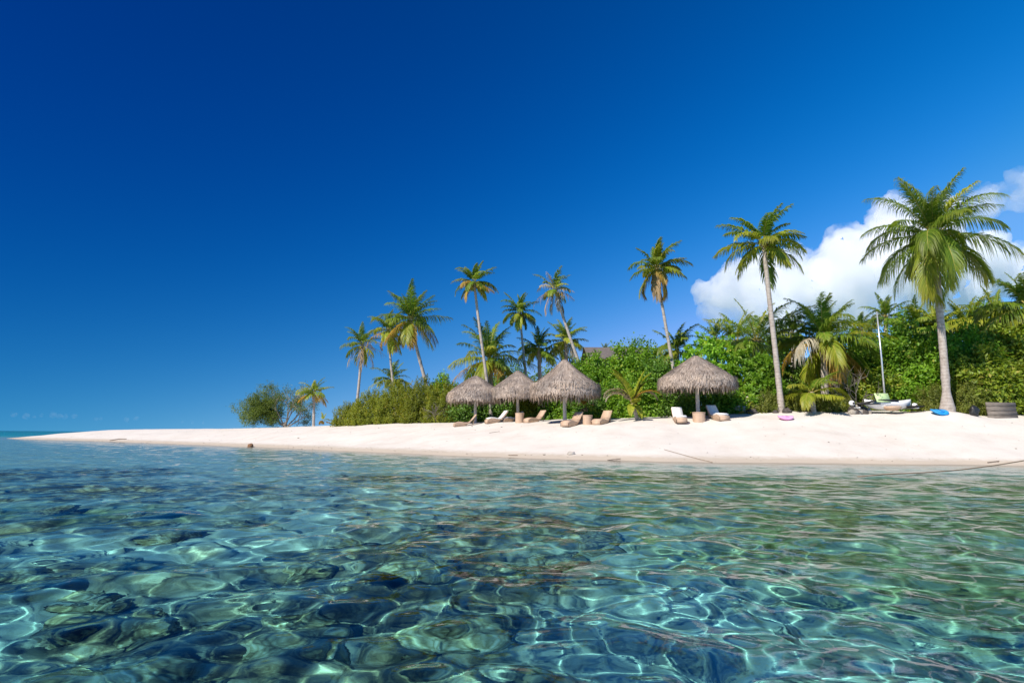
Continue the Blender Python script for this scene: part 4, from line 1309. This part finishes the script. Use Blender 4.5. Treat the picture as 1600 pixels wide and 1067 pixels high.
# two inflatables / boards on the sand
def board(label, px, Y, L, w, m, rz, name, tip=0.0):
    o = empty(name, foot(px, Y) + Vector((0, 0, .07)), label, 'float', None, rz)
    n = 20
    xs = np.linspace(-1, 1, n)
    V, k = [], 10
    for x in xs:
        b = max(.0, 1 - abs(x) ** 3.0) ** .55
        for j in range(k):
            a = j / k * 2 * np.pi
            V.append((x * L / 2, math.cos(a) * w * b, math.sin(a) * .075 * (b + .1) + .10 * x * x))
    F = [(i * k + j, i * k + (j + 1) % k, (i + 1) * k + (j + 1) % k, (i + 1) * k + j) for i in range(n - 1) for j in range(k)]
    mb = MB(); mb.add(V, F)
    b = mb.build('shell', M[m], o)
    s2 = MB()
    s2.box((-L * .16, -w * .5, .072), (L * .16, w * .5, .10))
    s2.build('deck_pad', M[m], o, smooth=False)
    o.rotation_euler.x = tip
board('pink float board lying on the sand below the slender trunk', 1227, 26.9, .72, .26, 'pink', R(3), 'float_board', R(12))
board('bright blue float board leaning on the sand by the thick trunk', 1468, 26.6, .76, .32, 'blue', R(10), 'float_board', R(24))

o = empty('weathered_panel', foot(1567, 26.9), 'grey brown weathered board standing at the right edge of the sand', 'panel', None, R(4))
o.rotation_euler.x = R(-4)
mb = MB()
for k in range(4):
    mb.box((-.74 + .008 * (k % 2), -.03 - .002 * (k % 2), -.1 + k * .21), (.74 - .01 * (k % 3), .03, .108 + k * .21))
mb.build('boards', M['board'], o, smooth=False)
for x in (-.5, .45):
    mb = MB(); mb.box((x, .032, -.15), (x + .07, .09, .72)); mb.build('batten', M['board'], o, smooth=False)
rock('lumpy black bag on the sand left of the weathered board', 1523, 26.7, .20, .18, .26, 'bag', 33, 'black_bag', sink=.15, cat='bag')

def strand(label, pts, r, m, name, cat):
    mb = MB()
    pts = np.array(pts, float)
    t = np.linspace(0, 1, len(pts)); tt = np.linspace(0, 1, 40)
    P = np.stack([np.interp(tt, t, pts[:, k]) for k in range(3)], 1)
    for _ in range(3): P[1:-1] = (P[:-2] + 2 * P[1:-1] + P[2:]) / 4
    mb.tube(P, r, 7)
    return tag(mb.build(name, M[m]), label, cat)
def sand_pt(px, Y, dz=.02):
    p = foot(px, Y); p.z = max(p.z, -.02) + dz
    return tuple(p)
strand('brown mooring rope dipping from the right into the shallow water', [tuple(at(1625, 715, 16.5)), tuple(at(1560, 726, 15.8)), tuple(at(1500, 734, 15.2)), tuple(at(1440, 738.5, 14.6)), tuple(at(1385, 740.5, 14.3)), tuple(at(1340, 744.5, 14.0))], .016, 'rope', 'mooring_rope', 'rope')
strand('thin dark line trailing down the sand into the water at mid beach', [sand_pt(1036, 22.3), sand_pt(1060, 21.7), sand_pt(1085, 21.0), sand_pt(1110, 20.3)], .009, 'rope', 'thin_line', 'rope')
GD = 'driftwood sticks at the waterline'
for lab, pts, r in (('dark driftwood branch at the water edge of the spit', [(176, 54.5, .02), (190, 55, .10), (202, 55.2, .03)], .04),
                    ('thin driftwood stick at the waterline below the tan loungers', [(948, 21.2, .03), (968, 21.4, .03)], .015),
                    ('short dark stick on wet sand under the middle umbrella', [(795, 23.8, .03), (809, 23.5, .03)], .018),
                    ('short dark stick at the waterline near the mooring rope', [(1534, 20.25, .03), (1552, 20.35, .03)], .016),
                    ('small twig on the dry sand below the leftmost umbrella', [(765, 30.5, .02), (781, 30.7, .03)], .012)):
    tag(strand(lab, [sand_pt(*p) for p in pts], r, 'drift', 'driftwood', 'driftwood'), group=GD)

# shells and bits strewn over the beach: too many and too small to count
mb = MB()
rg = np.random.default_rng(909)
bx, by = rg.uniform(-50, 24, 16000), rg.uniform(19, 66, 16000)
dd = isle_dist(bx, by)
k = (dd > -.1) & (dd < 11) & (rg.random(16000) < np.where((dd > .35) & (dd < .85), .85, np.where(dd < 1.3, .3, .12)))
bx, by = bx[k], by[k]
bz = height(bx, by)
for x, y, z in zip(bx, by, bz):
    s = rg.uniform(.008, .026) * (1 + (rg.random() < .05))
    q = rg.normal(size=(4, 3)) * s * np.array([1.2, 1.2, .5])
    mb.add(q + np.array([x, y, z + s * .3]), [(0, 1, 2, 2), (0, 3, 1, 1), (1, 3, 2, 2), (0, 2, 3, 3)])
tag(mb.build('beach_litter', M['drift'], smooth=False), 'scattered bits of coral, twigs and shell on the pale sand', 'beach litter', kind='stuff')

# bungalow roof behind the trees
Yr = 46.0
o = empty('bungalow', foot(952, Yr), 'bungalow with dark shingled roof half hidden behind the bushes', 'house')
r0 = at(930, 562, Yr) - o.location; r1 = at(976, 543, Yr) - o.location
zr, ze = r1.z, r0.z - .3
mb = MB()
n = 9
for sgn in (-1, 1):
    for k in range(n):
        a, b2 = k / n, (k + 1) / n
        y0, y1 = sgn * 2.8 * (1 - a), sgn * 2.8 * (1 - b2)
        z0, z1 = ze + (zr - ze) * a, ze + (zr - ze) * b2
        mb.add([(-2.0, y0, z0 + .05), (3.2, y0, z0 + .05), (3.2, y1, z1 + .01), (-2.0, y1, z1 + .01), (-2.0, y0, z0), (3.2, y0, z0)],
               [(0, 1, 2, 3), (4, 5, 1, 0)] if sgn < 0 else [(3, 2, 1, 0), (0, 1, 5, 4)])
mb.build('roof', M['roof'], o, smooth=False)
mb = MB(); mb.box((-1.7, -2.3, -.2), (2.9, 2.3, ze + .25)); mb.build('wall', M['housewall'], o, smooth=False)

# ------------------------------------------------------------------ clouds
def cloud_mat(dens, cell, soft=.28):
    m, nt, out = mat('cloud_vapour')
    tc = nd(nt, 'ShaderNodeTexCoord')
    nz = nd(nt, 'ShaderNodeTexNoise', Scale=1 / cell, Detail=5.0, Roughness=.62)
    nt.links.new(tc.outputs['Object'], nz.inputs['Vector'])
    mr = nd(nt, 'ShaderNodeMapRange')
    mr.inputs['From Min'].default_value, mr.inputs['From Max'].default_value = .35, .35 + soft
    mr.inputs['To Min'].default_value, mr.inputs['To Max'].default_value = 0, dens
    nt.links.new(nz.outputs[0], mr.inputs['Value'])
    v = nd(nt, 'ShaderNodeVolumeScatter', Anisotropy=.0)
    v.inputs['Color'].default_value = (1, 1, 1, 1)
    nt.links.new(mr.outputs[0], v.inputs['Density'])
    nt.links.new(v.outputs[0], out.inputs['Volume'])
    return m
def cloud(name, label, blobs, Yc, dens, voxel, amp, freq, seed=0, group=None, soft=.28):
    s = Yc / FPX
    C0 = at(sum(b[0] for b in blobs) / len(blobs), sum(b[1] for b in blobs) / len(blobs), Yc)
    rg = np.random.default_rng(seed)
    mb = MB()
    th = np.linspace(0, np.pi, 10)
    for (px, py, r) in blobs:
        c = np.array(at(px, py, Yc) - C0) + np.array([0, rg.normal() * r * s * .5, 0])
        mb2 = np.stack([np.sin(th), np.cos(th)], 1) * r * s
        mb2[:, 0] = np.maximum(mb2[:, 0], r * s * .01)
        mb.lathe(mb2, 16, off=c)
    o = mb.build(name, cloud_mat(dens, 48 * amp / 12, soft), loc=C0)
    rm = o.modifiers.new('remesh', 'REMESH')
    rm.mode, rm.voxel_size = 'VOXEL', voxel
    dg = bpy.context.evaluated_depsgraph_get()
    me = bpy.data.meshes.new_from_object(o.evaluated_get(dg))
    o.modifiers.clear()
    o.data = me
    n = len(me.vertices)
    co = np.zeros(n * 3, np.float32); me.vertices.foreach_get('co', co)
    no = np.zeros(n * 3, np.float32); me.vertices.foreach_get('normal', no)
    co, no = co.reshape(-1, 3), no.reshape(-1, 3)
    dz = np.array([mnoise.fractal(Vector(p) * freq, .75, 2.1, 5) + .55 * (.5 - abs(mnoise.noise(Vector(p) * freq * 2.3))) for p in co])
    co = co + no * (dz * amp)[:, None]
    me.vertices.foreach_set('co', co.astype(np.float32).ravel())
    me.polygons.foreach_set('use_smooth', np.ones(len(me.polygons), bool))
    me.update()
    if not me.materials: me.materials.append(o.active_material)
    return tag(o, label, 'cloud', group)
big = [(1100, 455, 18), (1125, 452, 30), (1150, 470, 38), (1165, 440, 38), (1205, 430, 40), (1250, 425, 42), (1215, 475, 50), (1290, 440, 56), (1330, 400, 46), (1345, 375, 38), (1335, 470, 60),
       (1385, 350, 38), (1400, 420, 70), (1425, 340, 36), (1450, 395, 66), (1458, 345, 26), (1480, 460, 60), (1515, 410, 44), (1570, 430, 42), (1600, 415, 28), (1640, 425, 46), (1190, 500, 40), (1120, 485, 24)]
cloud('cumulus_cloud', 'big white cumulus cloud behind the palms on the right', big, 2600, .020, 13, 47, .0085, seed=5, soft=.30)
band = [(1478, 338, 20), (1500, 330, 24), (1522, 322, 22), (1548, 310, 22), (1572, 300, 22), (1596, 292, 24), (1622, 284, 26), (1650, 276, 28), (1540, 335, 14), (1585, 318, 12)]
cloud('cumulus_cloud', 'thin ragged band of cloud trailing up to the right edge behind the tallest palm', band, 2700, .009, 13, 46, .011, seed=9, soft=.36)
small = [[(22, 648, 4), (38, 650, 5), (52, 651, 3)], [(64, 649, 3), (80, 648, 5), (96, 650, 4)], [(104, 651, 4), (118, 650, 4)], [(150, 654, 3.2), (158, 653, 3)], [(196, 655, 4), (212, 653.5, 4)], [(284, 660, 2.5), (300, 660, 2.5), (318, 660, 2.2)]]
for i, (bl, lab) in enumerate(zip(small, ('faint small cloud low over the sea at the left edge', 'faint longish cloud second from the left above the horizon', 'faint small cloud third from the left above the horizon',
                                          'tiny faint cloud puff above the tip of the spit', 'small faint cloud above the middle of the spit', 'faintest cloud shred, rightmost of the small clouds over the spit'))):
    cloud('distant_cloud', lab, bl, 9000, .0012, 12, 14, .02, seed=20 + i, group='small clouds over the horizon')
